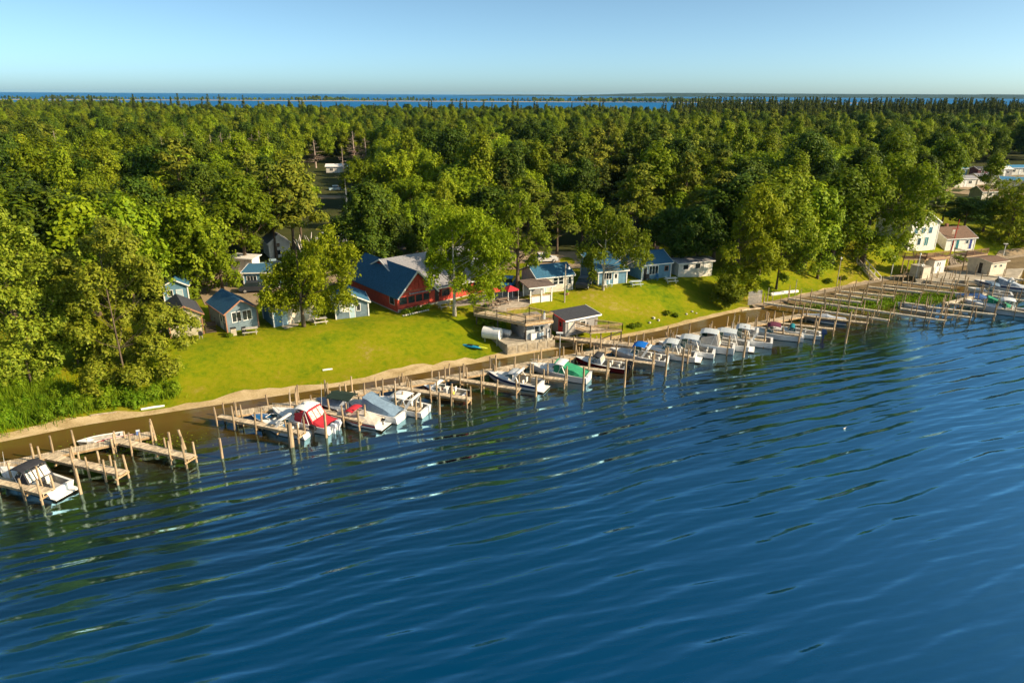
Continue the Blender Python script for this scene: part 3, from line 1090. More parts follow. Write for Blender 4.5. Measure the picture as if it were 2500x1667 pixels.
# reeds and bushes on the left bank
r_ = np.random.default_rng(33)
for i, (u, v, hh, nn, wd) in enumerate(((20, 1020, 1.9, 2600, 2.4), (85, 1010, 1.8, 2600, 2.2), (150, 995, 1.7, 2200, 2.0), (205, 985, 1.5, 1800, 1.8),
                                        (20, 980, 2.3, 2200, 2.6), (110, 965, 2.1, 2200, 2.5), (330, 975, 1.1, 1500, 1.6), (395, 960, 1.1, 1500, 1.6),
                                        (-40, 1040, 1.9, 1800, 2.4), (265, 970, 1.3, 1300, 1.8))):
    c = at(u, v)
    P = np.stack([r_.normal(c.x, wd * .45, nn), r_.normal(c.y, wd * .33, nn), np.zeros(nn)], 1)
    P[:, 2] = [max(0.05, land_h(a, b_)) for a, b_ in P[:, :2]]
    hgt_ = hh * r_.uniform(.2, .75, nn)
    a = r_.uniform(0, 6.28, nn)
    wv = np.stack([np.cos(a), np.sin(a), np.zeros(nn)], 1) * .028
    ln = np.stack([r_.normal(0, .22, nn), r_.normal(0, .22, nn), np.ones(nn)], 1) * hgt_[:, None]
    V = np.empty((nn, 4, 3))
    V[:, 0], V[:, 1] = P - wv, P + wv
    V[:, 2], V[:, 3] = P + ln + wv * .2, P + ln * .6 - wv * 1.4
    V = V.reshape(-1, 3)
    bl = []
    for _ in range(9):
        qx, qy = c.x + r_.normal(0, wd * .5), c.y + r_.normal(0, wd * .36)
        q = r_.uniform(.28, .62)
        bl.append(((qx, qy, land_h(qx, qy) + hh * r_.uniform(.12, .5)), (q, q, q * r_.uniform(.9, 1.6))))
    bush = leafy(bl, 16, 30, .24, .15, r_, flat=1.2, up=.6)
    V = np.concatenate([V, bush])
    o = link('reed_bed', crown_mesh('reed_bed', V, L_REED), kind='stuff')
    tag(o, 'tall green reeds and weeds growing along the left bank', 'reeds', 'reed beds of the left bank')

# ------------------------------------------------------------------ the wood
CLEAR = [  # (centre, radius) kept open: yards, road, parking and trailer park
    (at(640, 660), 15), (at(520, 740), 9), (at(700, 720), 12), (at(900, 700), 12), (at(1000, 690), 14), (at(1150, 690), 10), (at(1300, 690), 13),
    (at(1420, 650), 12), (at(1560, 660), 13), (at(1690, 660), 10), (at(1250, 620), 14), (at(800, 610), 14), (at(880, 575), 16), (at(950, 540), 16),
    (at(820, 470), 17), (at(790, 430), 15), (at(2260, 600), 9), (at(2345, 600), 11), (at(2420, 440), 20), (at(2350, 440), 14), (at(2480, 450), 14), (at(2470, 620), 10), (at(2410, 470), 9),
    (at(1510, 520), 10), (at(820, 520), 10), (at(780, 560), 10), (at(1340, 600), 12), (at(2150, 620), 8), (at(2000, 660), 8)]
CORR = [((745, 600), (830, 408), 118, 255), ((830, 600), (960, 500), 118, 175), ((1480, 560), (1540, 490), 120, 165)]


STAND = [(1513, 168, 40, 9), (1463, 150, 26, 8), (1340, 140, 20, 5), (795, 262, 62, 9), (885, 268, 64, 8), (912, 275, 66, 8), (890, 170, 30, 8), (1010, 160, 22, 8), (2360, 175, 40, 8)]


def open_ground(x, y):
    for (u, D, dep, hw_) in STAND:
        xs_ = (u - 1250) / FPX * 1.03
        if D - dep < y < D + 5 and abs(x - xs_ * y) < hw_ * .62:
            return True
    if .62 < x / y < .80 and 150 < y < 285 and not (x / y < .66 and y > 262):
        return True
    if 197 < y < 236 and -.49 < x / y < -.33:
        return True
    if shore_t(x, y) < 26:
        return True
    for c, r in CLEAR:
        if (c.x - x) ** 2 + (c.y - y) ** 2 < r * r:
            return True
    uv = pix(x, y, 3)
    for (a, b_, y0, y1) in CORR:
        if uv and a[0] < uv[0] < b_[0] and y0 < y < y1:
            return True
    return False


spots = []
y = 92.0
while y < 1250:
    d = y
    s = 5.2 + 0.0085 * d
    half = 0.80 * y + 30
    nx = int(2 * half / s)
    for i in range(nx):
        x = -half + (i + RNG.uniform(0, 1)) * s
        yy = y + RNG.uniform(-.5, .5) * s
        if open_ground(x, yy):
            continue
        # the bay cuts into the far edge of the wood in the middle
        a_ = x / yy
        edge = 1150 - 390 * smooth(-.60, -.44, a_) + 320 * smooth(.20, .32, a_)
        if yy > edge + 70 * noise.noise(Vector((x * .008, 4, 0))):
            continue
        spots.append((x, yy))
    y += s * 0.92
spots.sort(key=lambda q: math.hypot(*q))


def kind_at(x, y):
    uv = pix(x, y, 12)
    c = noise.noise(Vector((x * .02, y * .02, 3.0)))
    q = RNG.random()
    if y > 560 and x > 150 and y < 860:                   # the dark line of spruces on the right
        return 'spruce0' if q < .8 else 'pine0'
    if uv and 150 < y < 260 and 130 < uv[0] < 900 and q < .035:
        return RNG.choice(['dead0', 'dead1'])
    if c > .36:
        return RNG.choice(['aspen0', 'aspen1', 'broad3', 'aspen0'])
    if c < -.42:
        return RNG.choice(['spruce1', 'pine1', 'pine0', 'broad3'])
    if q < .07:
        return RNG.choice(['spruce0', 'spruce1', 'pine0'])
    if q < .24:
        return RNG.choice(['aspen0', 'aspen1'])
    return RNG.choice(['broad0', 'broad1', 'broad2', 'broad3', 'broad0', 'broad2'])


near, far = [], []
for (x, y) in spots:
    uv = pix(x, y, 8)
    infr = uv is not None and -90 < uv[0] < 2590
    if len(near) < 440 and infr:
        near.append((x, y))
    elif (infr and (-60 < uv[0] < 2560)) or math.hypot(x, y) < 220:
        far.append((x, y))
for (x, y) in near:
    k = kind_at(x, y)
    sc_ = RNG.uniform(.72, 1.16)
    plant(k, x, y, KIND[k][2] * sc_ * (0.86 if y < 130 else 1.0))

# single trees of the wood that stand out
for (u, vt, D, key, hh, w, lab) in (
        (1513, 346, 168, 'spruce0', 17, 3.6, 'tall pale spruce standing alone in the middle of the wood'),
        (1463, 385, 150, 'spruce0', 15, 3.6, 'broad dark spruce left of the tall pale spruce'),
        (1340, 428, 140, 'spruce1', 13, 1.4, 'very narrow dark spruce left of the broad spruce'),
        (1172, 452, 130, 'spruce1', 11, 2.0, 'small golden green spruce behind the yellow birch'),
        (795, 340, 262, 'dead1', 17, 4.2, 'bare dead spruce beside the sandy road'),
        (885, 320, 268, 'dead0', 18, 3.8, 'tallest bare dead spruce behind the leafy road tree'),
        (912, 335, 275, 'dead1', 16, 3.8, 'bare dead spruce just right of the tallest dead spruce'),
        (890, 388, 170, 'broad1', 15, 5.2, 'leafy dark trunked tree beside the lattice mast'),
        (1010, 432, 160, 'broad2', 11, 5.6, 'crooked half bare tree right of the tree by the mast'),
        (1357, 470, 118, 'pine0', 14, 4.0, 'pine with bare lower trunk behind the cream house'),
        (1590, 385, 136, 'pine0', 16, 4.4, 'leftmost tall pine behind the blue cottages'),
        (1655, 378, 132, 'pine1', 16, 4.6, 'middle tall pine behind the blue cottages'),
        (1730, 370, 136, 'pine0', 17, 4.8, 'rightmost tall pine behind the blue cottages'),
        (745, 382, 122, 'pine1', 16, 4.2, 'dark pine left of the sandy road opening'),
        (680, 400, 116, 'pine0', 15, 4.4, 'dark pine above the white gabled house'),
        (560, 460, 108, 'pine1', 13, 4.4, 'olive pine above the maple behind the cottages'),
        (2360, 375, 175, 'aspen0', 11, 3.4, 'pale green tree in front of the trailer park')):
    a = (u - 1250) / FPX
    x = a * D * 1.03
    y = D
    z = land_h(x, y)
    h = top_z(Vector((x, y, z)), vt) - z
    plant(key, x, y, h, w, label=lab)

# bare trees that stand in a row at the left
for i, (u, vt, D) in enumerate(((448, 332, 236), (502, 322, 240), (531, 318, 243), (560, 328, 240), (584, 322, 246), (606, 326, 238), (628, 330, 241), (655, 322, 244), (672, 318, 240), (692, 326, 238), (205, 318, 235), (262, 352, 205))):
    x, y = (u - 1250) / FPX * D * 1.03, D
    z = land_h(x, y)
    plant('dead%d' % (i % 2), x, y, top_z(Vector((x, y, z)), vt) - z, 2.6)
# trees crowding behind the cottages and over the right bank
for (u, v, vt, key, w) in ((480, 712, 478, 'broad0', 5.6), (602, 655, 425, 'broad1', 6.0), (668, 612, 430, 'pine0', 5.0), (720, 622, 392, 'pine1', 5.0), (330, 760, 480, 'broad2', 6.5), (240, 770, 470, 'broad0', 6.4),
                           (140, 780, 455, 'broad3', 6.0), (40, 790, 450, 'broad1', 6.4), (845, 615, 525, 'broad3', 3.4), (770, 690, 600, 'broad2', 3.2), (1850, 668, 440, 'broad1', 6.5), (1962, 655, 440, 'broad0', 6.4), (2030, 640, 415, 'broad1', 7.0),
                           (1900, 642, 420, 'broad2', 7.0), (1800, 650, 425, 'broad3', 6.5), (1740, 640, 420, 'pine0', 5.6), (2352, 560, 482, 'broad3', 4.6), (2400, 565, 488, 'broad1', 4.6), (2300, 545, 478, 'pine0', 4.0),
                           (1120, 650, 500, 'broad2', 4.5), (1060, 600, 470, 'broad0', 5.0), (1200, 590, 455, 'broad3', 5.5), (1420, 600, 470, 'broad2', 5.0), (2515, 560, 470, 'broad2', 5.5),
                           (1290, 590, 440, 'pine1', 5.0), (1550, 600, 400, 'pine0', 5.2), (930, 560, 455, 'broad1', 5.0)):
    p = at(u, v)
    plant(key, p.x, p.y, top_z(p, vt) - p.z, w)

# the rest of the wood, too far off to tell tree from tree: one object whose points carry shared tree meshes
proto = bpy.data.collections.new('wood_trees')
keys = sorted(KIND)
for i, k in enumerate(keys):
    crown, trunk, H0, W0 = KIND[k]
    me = crown.copy()
    me.name = 'wood_crown'
    o = bpy.data.objects.new('wood_%02d_tree' % i, me)
    proto.objects.link(o)
pts = np.array([(x, y, (land_h(x, y) if y < 400 else 3.3) - 0.2) for x, y in far])
ki = []
scl = []
for (x, y) in far:
    k = kind_at(x, y)
    ki.append(keys.index(k))
    s = RNG.uniform(.72, 1.12) * (1 - 0.06 * smooth(250, 700, y))
    if k.startswith('spruce') and y > 560:
        s *= 1.45
    scl.append(s)
# trees of the spit in the bay
sp_pts, sp_k, sp_s = [], [], []
for i in range(1900):
    x = RNG.uniform(-1900, 1300)
    d_ = noise.noise(Vector((x * .0035, 12.0, 0))) + .3 * noise.noise(Vector((x * .02, 2.0, 0)))
    if RNG.random() > .45 + .9 * max(0, d_) + (.5 if 250 < x < 800 else 0):
        continue
    yy = 2700 + .10 * x + 45 + RNG.uniform(-15, 60)
    sp_pts.append((x, yy, 1.0))
    sp_k.append(keys.index(RNG.choice(['broad0', 'broad2', 'broad3', 'pine1', 'spruce1'])))
    sp_s.append(RNG.uniform(.4, .85) * (1 + .8 * max(0, d_)) + (.35 if 250 < x < 800 else 0))


def scatter(name, label, pts, ki, scl):
    me = bpy.data.meshes.new(name)
    me.vertices.add(len(pts))
    me.vertices.foreach_set('co', np.asarray(pts, np.float32).ravel())
    for nm, ty, val in (('kind', 'INT', ki), ('size', 'FLOAT', scl), ('turn', 'FLOAT', NP.uniform(0, 6.28, len(pts)))):
        at_ = me.attributes.new(nm, ty, 'POINT')
        at_.data.foreach_set('value', list(val))
    o = link(name, me, kind='stuff')
    tag(o, label, 'wood')
    ng = bpy.data.node_groups.new(name, 'GeometryNodeTree')
    ng.interface.new_socket('Geometry', in_out='INPUT', socket_type='NodeSocketGeometry')
    ng.interface.new_socket('Geometry', in_out='OUTPUT', socket_type='NodeSocketGeometry')
    N, Lk = ng.nodes, ng.links
    gi, go = N.new('NodeGroupInput'), N.new('NodeGroupOutput')
    iop = N.new('GeometryNodeInstanceOnPoints')
    ci = N.new('GeometryNodeCollectionInfo')
    ci.inputs['Collection'].default_value = proto
    ci.inputs['Separate Children'].default_value = True
    ci.inputs['Reset Children'].default_value = True

    def named(n_, ty):
        a_ = N.new('GeometryNodeInputNamedAttribute')
        a_.data_type = ty
        a_.inputs['Name'].default_value = n_
        return a_.outputs['Attribute']
    iop.inputs['Pick Instance'].default_value = True
    Lk.new(gi.outputs[0], iop.inputs['Points'])
    Lk.new(ci.outputs[0], iop.inputs['Instance'])
    Lk.new(named('kind', 'INT'), iop.inputs['Instance Index'])
    cx = N.new('ShaderNodeCombineXYZ')
    Lk.new(named('turn', 'FLOAT'), cx.inputs['Z'])
    Lk.new(cx.outputs[0], iop.inputs['Rotation'])
    Lk.new(named('size', 'FLOAT'), iop.inputs['Scale'])
    Lk.new(iop.outputs[0], go.inputs[0])
    md = o.modifiers.new('trees', 'NODES')
    md.node_group = ng
    return o


scatter('distant_wood', 'far off mass of green wood reaching to the bay', pts, ki, scl)
scatter('spit_wood', 'low dark trees along the sandy spit in the bay', sp_pts, sp_k, sp_s)

# ================================================================== BUILDINGS
SID_BLUE = mat('siding_blue_grey', (0.15, 0.205, 0.235), 0.7, 0.12, 2.0)
SID_TAN = mat('siding_tan', (0.42, 0.37, 0.26), 0.75, 0.08, 2.0)
SID_TEAL = mat('siding_blue', (0.12, 0.24, 0.33), 0.7, 0.1, 2.0)
SID_CREAM = mat('siding_cream', (0.60, 0.53, 0.42), 0.75, 0.1, 2.0)
SID_RED = mat('siding_red', (0.50, 0.065, 0.040), 0.7, 0.12, 2.0)
SID_GREY = mat('boards_grey', (0.28, 0.27, 0.26), 0.8, 0.15, 3.0, stretch=(6, 6, 0.4))
SID_WHITE = mat('siding_white', (0.72, 0.68, 0.60), 0.7, 0.08, 2.0)
ROOF_BLUE = mat('shingle_blue', (0.040, 0.135, 0.225), 0.85, 0.15, 5.0, bump=0.3)
ROOF_GREY = mat('shingle_grey', (0.27, 0.27, 0.29), 0.85, 0.15, 5.0, bump=0.3)
ROOF_DARK = mat('roof_dark', (0.055, 0.058, 0.068), 0.85, 0.15, 4.0, bump=0.3)
ROOF_BROWN = mat('shingle_brown', (0.17, 0.105, 0.07), 0.85, 0.2, 5.0, bump=0.3)
TRIM_RED = mat('trim_red', (0.50, 0.035, 0.03), 0.6, 0.08, 3.0)
TRIM_BROWN = mat('trim_brown', (0.34, 0.17, 0.10), 0.7, 0.1, 3.0)
DOORBLUE = mat('door_pale_blue', (0.42, 0.55, 0.60), 0.5, 0.05, 2.0)
BLOCK = mat('foundation_block', (0.52, 0.46, 0.38), 0.9, 0.12, 3.0)
TEALGLASS = mat('teal_glass', (0.03, 0.16, 0.17), 0.1, 0.1, 1.0, spec=0.7)


def side_frame(side, W, D):
    if side == 'F':
        return Vector((0, 0, 0)), Vector((1, 0, 0)), Vector((0, -1, 0))
    if side == 'L':
        return Vector((0, D, 0)), Vector((0, -1, 0)), Vector((-1, 0, 0))
    if side == 'R':
        return Vector((W, 0, 0)), Vector((0, 1, 0)), Vector((1, 0, 0))
    return Vector((W, D, 0)), Vector((-1, 0, 0)), Vector((0, 1, 0))


def fbox(b, o, a, n, x, z, w, h, out, th, mi=0):
    """box on a wall: along a, standing out along n"""
    c = o + a * (x + w / 2) + n * (out - th / 2) + Vector((0, 0, z + h / 2))
    rz = math.atan2(a.y, a.x)
    b.box(c, (w, th, h), rz, mi)


def window(t, fr, x, z, w, h, mull=1, fmat=None, gmat=None, hm=False):
    o, a, n = fr
    fmat, gmat = fmat or WHITE, gmat or GLASS
    b = MB()
    k = 0.075
    fbox(b, o, a, n, x - k, z - k, w + 2 * k, k, 0.05, 0.055)
    fbox(b, o, a, n, x - k, z + h, w + 2 * k, k, 0.05, 0.055)
    fbox(b, o, a, n, x - k, z, k, h, 0.05, 0.055)
    fbox(b, o, a, n, x + w, z, k, h, 0.05, 0.055)
    for i in range(mull):
        fbox(b, o, a, n, x + w * (i + 1) / (mull + 1) - 0.025, z, 0.05, h, 0.042, 0.047)
    if hm:
        fbox(b, o, a, n, x, z + h / 2 - 0.02, w, 0.04, 0.038, 0.043)
    f = b.build('window', fmat, t)
    for i in range(mull + 1):
        g = MB()
        fbox(g, o, a, n, x + w * i / (mull + 1), z, w / (mull + 1), h, 0.018, 0.02)
        g.build('pane', gmat, f)
    return f


def door(t, fr, x, z, w, h, m, fmat=None, glass=False):
    o, a, n = fr
    b = MB()
    fbox(b, o, a, n, x, z, w, h, 0.03, 0.035)
    d = b.build('door', m, t)
    b = MB()
    k = 0.07
    fbox(b, o, a, n, x - k, z, k, h + k, 0.045, 0.05)
    fbox(b, o, a, n, x + w, z, k, h + k, 0.045, 0.05)
    fbox(b, o, a, n, x, z + h, w, k, 0.045, 0.05)
    b.build('frame', fmat or WHITE, d)
    if glass:
        b = MB()
        fbox(b, o, a, n, x + w * .22, z + h * .5, w * .56, h * .36, 0.04, 0.02)
        b.build('pane', GLASS, d)
    b = MB()
    fbox(b, o, a, n, x + w * .82, z + h * .46, .05, .05, 0.07, 0.05)
    b.build('handle', CHROME, d)
    return d


def house(name, label, p, rz, W, D, hw, hr, ridge, wall, roof, windows=(), doors=(), trim=None, over=0.28, base=0.3, cat='cottage',
          corner=True, chimney=None, th=0.10):
    """gabled house; p = front left corner, x along the front, y to the back. ridge 'y': the gable faces the front"""
    t = thing(name, label, cat, p, rz)
    trim = trim or WHITE
    b = MB()
    if ridge == 'y':
        sec = [(0, -base), (W, -base), (W, hw), (W / 2, hw + hr), (0, hw)]
        b.loft([[(x, 0, z) for x, z in sec], [(x, D, z) for x, z in sec]])
    elif ridge == 'x':
        sec = [(0, -base), (D, -base), (D, hw), (D / 2, hw + hr), (0, hw)]
        b.loft([[(0, y, z) for y, z in sec], [(W, y, z) for y, z in sec]])
    else:                                   # lean-to, high at the back
        sec = [(0, -base), (D, -base), (D, hw + hr), (0, hw)]
        b.loft([[(0, y, z) for y, z in sec], [(W, y, z) for y, z in sec]])
    b.build('wall', wall, t)
    r, f = MB(), MB()
    e = 0.015
    if ridge == 'y':
        k = over * hr / (W / 2)
        for s in (0, 1):
            x0, x1 = (-over, W / 2) if s == 0 else (W + over, W / 2)
            z0, z1 = hw - k + e, hw + hr + e
            sec = [(x0, z0), (x1, z1), (x1, z1 + th), (x0, z0 + th)]
            r.loft([[(x, -over, z) for x, z in sec], [(x, D + over, z) for x, z in sec]])
            f.bar((x0, -over - .03, z0 + th / 2), (x1, -over - .03, z1 + th / 2), .05, .16)
            f.bar((x0 + (-.03 if s == 0 else .03), -over, z0 + th / 2), (x0 + (-.03 if s == 0 else .03), D + over, z0 + th / 2), .05, .14)
    elif ridge == 'x':
        k = over * hr / (D / 2)
        for s in (0, 1):
            y0, y1 = (-over, D / 2) if s == 0 else (D + over, D / 2)
            z0, z1 = hw - k + e, hw + hr + e
            sec = [(y0, z0), (y1, z1), (y1, z1 + th), (y0, z0 + th)]
            r.loft([[(-over, y, z) for y, z in sec], [(W + over, y, z) for y, z in sec]])
            for xx in (-over - .03, W + over + .03):
                f.bar((xx, y0, z0 + th / 2), (xx, y1, z1 + th / 2), .05, .15)
            f.bar((-over, y0 + (-.03 if s == 0 else .03), z0 + th / 2), (W + over, y0 + (-.03 if s == 0 else .03), z0 + th / 2), .05, .14)
    else:
        sl = hr / D
        sec = [(-over, hw - over * sl + e), (D + over, hw + hr + over * sl + e), (D + over, hw + hr + over * sl + e + th), (-over, hw - over * sl + e + th)]
        r.loft([[(-over, y, z) for y, z in sec], [(W + over, y, z) for y, z in sec]])
        f.bar((-over, -over - .03, sec[0][1] + th / 2), (W + over, -over - .03, sec[0][1] + th / 2), .05, .18)
        for xx in (-over - .03, W + over + .03):
            f.bar((xx, -over, sec[0][1] + th / 2), (xx, D + over, sec[1][1] + th / 2), .05, .16)
    ro = r.build('roof', roof, t)
    if chimney:
        c = MB()
        c.box((chimney[0], chimney[1], hw + hr * .8), (.5, .5, 1.6))
        c.build('chimney', mat('brick_chimney', (.30, .14, .09), .9, .2, 6.0), ro)
    f.build('fascia', trim, t)
    if corner:
        c = MB()
        for x, y in ((0, 0), (W, 0), (0, D)):
            c.box((x, y, (hw - .12 - base) / 2), (.14, .14, hw - .12 + base - .02))
        c.build('corner_trim', trim, t)
    for w in windows:
        window(t, side_frame(w[0], W, D), *w[1:5], *(w[5:]))
    for d in doors:
        door(t, side_frame(d[0], W, D), *d[1:])
    return t


R_ = math.radians
# --- the row of cottages on the left
house('cottage', 'small tan cottage with white triple window beside the big poplars', at(418, 826) + Vector((0, 0, .1)), R_(32), 3.55, 5.6, 2.4, 1.1, 'y', SID_TAN, ROOF_DARK,
      [('F', 0.95, 1.0, 1.55, 1.0, 2), ('L', 2, 1.1, .8, .8, 0)], trim=TRIM_BROWN, corner=True)
house('cottage', 'blue grey gabled cottage with wide double window right of the tan cottage', at(556, 812), R_(40), 3.75, 6.2, 2.4, 1.25, 'y', SID_BLUE, ROOF_BLUE,
      [('F', .75, 1.15, 1.02, 1.15, 1), ('F', 2.0, 1.15, 1.02, 1.15, 1), ('L', 5.2, 1.2, .6, .9, 0)], [('L', 4.1, 0.1, .8, 1.9, DOORBLUE, WHITE, True)], trim=TRIM_BROWN)
house('cottage', 'blue cottage with sunlight painted cream on its front and grey roof behind the birch', at(670, 799), R_(36), 5.4, 4.2, 2.35, 1.2, 'x', SID_TEAL, ROOF_GREY,
      [('L', 2.9, 1.1, .9, .95, 1), ('F', 2.3, 1.0, .8, .9, 0), ('F', 3.3, 1.0, .8, .9, 0)], [('F', 1.1, 0.05, .8, 1.85, DOORBLUE, WHITE, False)])
p = at(670, 799)
t = bpy.data.objects['cottage.002']
b = MB()
b.box((3.55, -.02, 1.1), (3.6, .03, 2.1))
b.build('sunlit_front', SID_CREAM, t)  # cream panel paints sunlight onto part of the blue front wall
b = MB()
b.box((2.9, -.7, .0), (4.2, 1.3, .16))
b.build('porch_slab', CONCRETE, t)
house('cottage', 'smallest blue cottage beside the red lodge', at(821, 780), R_(19), 4.1, 4.6, 2.05, 1.0, 'y', SID_BLUE, ROOF_BLUE,
      [('F', .55, .95, 1.0, .85, 1, WHITE, WHITE), ('F', 2.65, .95, .42, .85, 0)], [('F', 1.75, .02, .62, 1.7, DOORBLUE, WHITE, False)])

# --- the red lodge
lp = at(972, 764)
lz = lp.z
t = thing('lodge', 'big red waterfront lodge with steep blue roof and row of wide windows', 'lodge', lp, R_(40))
b = MB()
W, D, hw, hr = 5.6, 13.0, 2.35, 2.85
sec = [(0, .0), (W, .0), (W, hw), (W / 2, hw + hr), (0, hw)]
b.loft([[(x, 0, z) for x, z in sec], [(x, D, z) for x, z in sec]])
WM, y0m, ym, zm, Dm = 16.0, 0.35, 7.6, 4.5, 14.5
secm = [(y0m, 0), (Dm, 0), (Dm, hw), (ym, hw + zm - 1.5), (y0m, hw)]
b.loft([[(2.2, y, z) for y, z in secm], [(WM, y, z) for y, z in secm]])
b.build('wall', SID_RED, t)
r, f = MB(), MB()
ov = .38
k = ov * hr / (W / 2)
for s in (0, 1):
    x0, x1 = (-ov, W / 2) if s == 0 else (W + ov, W / 2)
    q = [(x0, hw - k + .02), (x1, hw + hr + .02), (x1, hw + hr + .14), (x0, hw - k + .14)]
    r.loft([[(x, -.75, z) for x, z in q], [(x, D + .3, z) for x, z in q]])
    f.bar((x0, -.79, hw - k + .08), (x1, -.79, hw + hr + .08), .06, .2)
r.build('roof', ROOF_BLUE, t)
r = MB()
for s in (0, 1):
    ya, yb = (y0m - .5, ym) if s == 0 else (Dm + .4, ym)
    kz = (zm - 1.5) / (ym - y0m) * .5
    za, zb = hw - kz + .02, hw + zm - 1.5 + .02
    q = [(ya, za), (yb, zb), (yb, zb + .12), (ya, za + .12)]
    r.loft([[(1.9, y, z) for y, z in q], [(WM + .4, y, z) for y, z in q]])
    if s == 0:
        f.bar((5.9, ya - .03, za + .06), (WM + .4, ya - .03, za + .06), .05, .16)
    f.bar((1.85, ya, za + .06), (1.85, yb, zb + .06), .06, .18)
r.build('rear_roof', ROOF_GREY, t)
f.build('fascia', WHITE, t)
b = MB()
b.box((WM / 2, -.03, -.1), (WM + .04, .08, 1.0))
b.box((-.03, D / 2, -.15), (.06, D, .5))
b.build('foundation', BLOCK, t)
fr = side_frame('F', W, D)
x = .25
for i, (w_, g_) in enumerate(((1.15, .2), (1.0, .15), (1.0, .2), (.95, .25))):
    window(t, fr, x, 1.0, w_, .95, 0, SID_RED)
    x += w_ + g_
window(t, fr, 6.9, 1.0, 1.3, .95, 0, SID_RED)
for xx in (9.3, 10.9, 12.6):
    window(t, (Vector((0, y0m, 0)), fr[1], fr[2]), xx, 1.0, 1.2, .95, 0, SID_RED)
door(t, (Vector((0, y0m, 0)), fr[1], fr[2]), 6.0, .4, .65, 1.75, BLACK, SID_RED)
window(t, side_frame('L', W, D), D - 1.95, .9, 1.1, 1.05, 0, mat('aged_frame', (.5, .47, .42), .6, .1, 3.0))
b = MB()
b.box((2.8, -.045, 2.62), (5.4, .06, .09))
b.build('trim', TRIM_BROWN, t)
b = MB()
for i in range(9):
    b.bar((.25 + i * .62, -.02, 2.7), (.25 + i * .62, -.02, 2.7 + 2.2 * max(.05, 1 - abs(.25 + i * .62 - 2.8) / 2.7)), .03, .05)
b.build('batten', SID_RED, t)

# --- cream house behind the kiosk, blue cottages, trailer
house('cottage', 'pale grey cottage with blue roof behind the drinks kiosk', at(1311, 716), R_(23), 5.6, 5.2, 2.2, 1.15, 'x', SID_CREAM, ROOF_BLUE,
      [('F', 2.5, 1.0, .7, .95, 0, None, None, True), ('F', 3.4, 1.0, .7, .95, 0, None, None, True), ('F', 4.9, .9, .45, 1.0, 0)], [('F', .6, 0, .8, 1.85, DOORBLUE, WHITE, False)])
house('cottage', 'low blue cottage with sloping porch roof beside the weeping birch', at(1460, 697), R_(18), 4.6, 6.4, 2.0, 1.3, 'shed', SID_TEAL, ROOF_BLUE,
      [('F', .8, .85, 1.3, .95, 2), ], [('F', 2.5, 0, .65, 1.8, WHITE, WHITE, True)])
house('cottage', 'blue cottage with open dark doorway left of the grey trailer', at(1566, 684), R_(23), 5.2, 5.6, 2.35, 1.35, 'x', SID_TEAL, ROOF_BLUE,
      [('F', 1.25, .75, 1.6, 1.25, 2), ('F', 4.1, 1.1, .6, .7, 0, TRIM_BROWN), ('L', 2.6, 1.4, .5, .4, 0, WHITE, WHITE)], [('F', .25, 0, .62, 1.9, BLACK, WHITE, False)], chimney=(4.6, 3.2))
house('house_trailer', 'long pale grey trailer in the shade of the dark trees', at(1655, 676), R_(20), 6.2, 3.0, 2.1, .25, 'x', SID_WHITE, ROOF_GREY,
      [('F', .8, 1.1, .9, .7, 0), ('F', 3.0, 1.1, .9, .7, 0)], [('F', 4.6, .2, .7, 1.7, WHITE, WHITE, False)], cat='trailer', corner=False)
house('garage', 'flat roofed blue garage behind the cottages', at(598, 705), R_(6), 4.9, 4.2, 2.35, .25, 'shed', SID_TEAL, ROOF_BLUE, [('F', .5, .9, 1.3, 1.0, 2)],
      [('F', 3.1, .0, .65, 1.9, WHITE, WHITE, True)], cat='garage')
house('house', 'small white gabled house behind the pickup truck', at(660, 632), R_(30), 3.4, 5.0, 2.7, 1.3, 'y', SID_WHITE, ROOF_GREY, [('F', 1.3, 1.9, .5, .7, 0), ('F', 1.3, .6, .5, .8, 0)], cat='house')
house('shed', 'blue shed half hidden behind the tan cottage', at(404, 742), R_(20), 3.0, 3.0, 2.4, .8, 'y', SID_TEAL, ROOF_BLUE, [('F', .5, 1.0, .6, .8, 0)], [('F', 1.6, 0, .7, 1.8, DOORBLUE, WHITE, False)], cat='shed')
house('camper', 'white camper parked behind the dark green maple', at(566, 660), R_(-12), 3.8, 2.2, 2.0, .15, 'shed', SID_WHITE, WHITE, [('F', .8, 1.0, .9, .6, 0)], [('F', 2.6, .2, .6, 1.5, WHITE, CHROME, False)], cat='camper', corner=False)

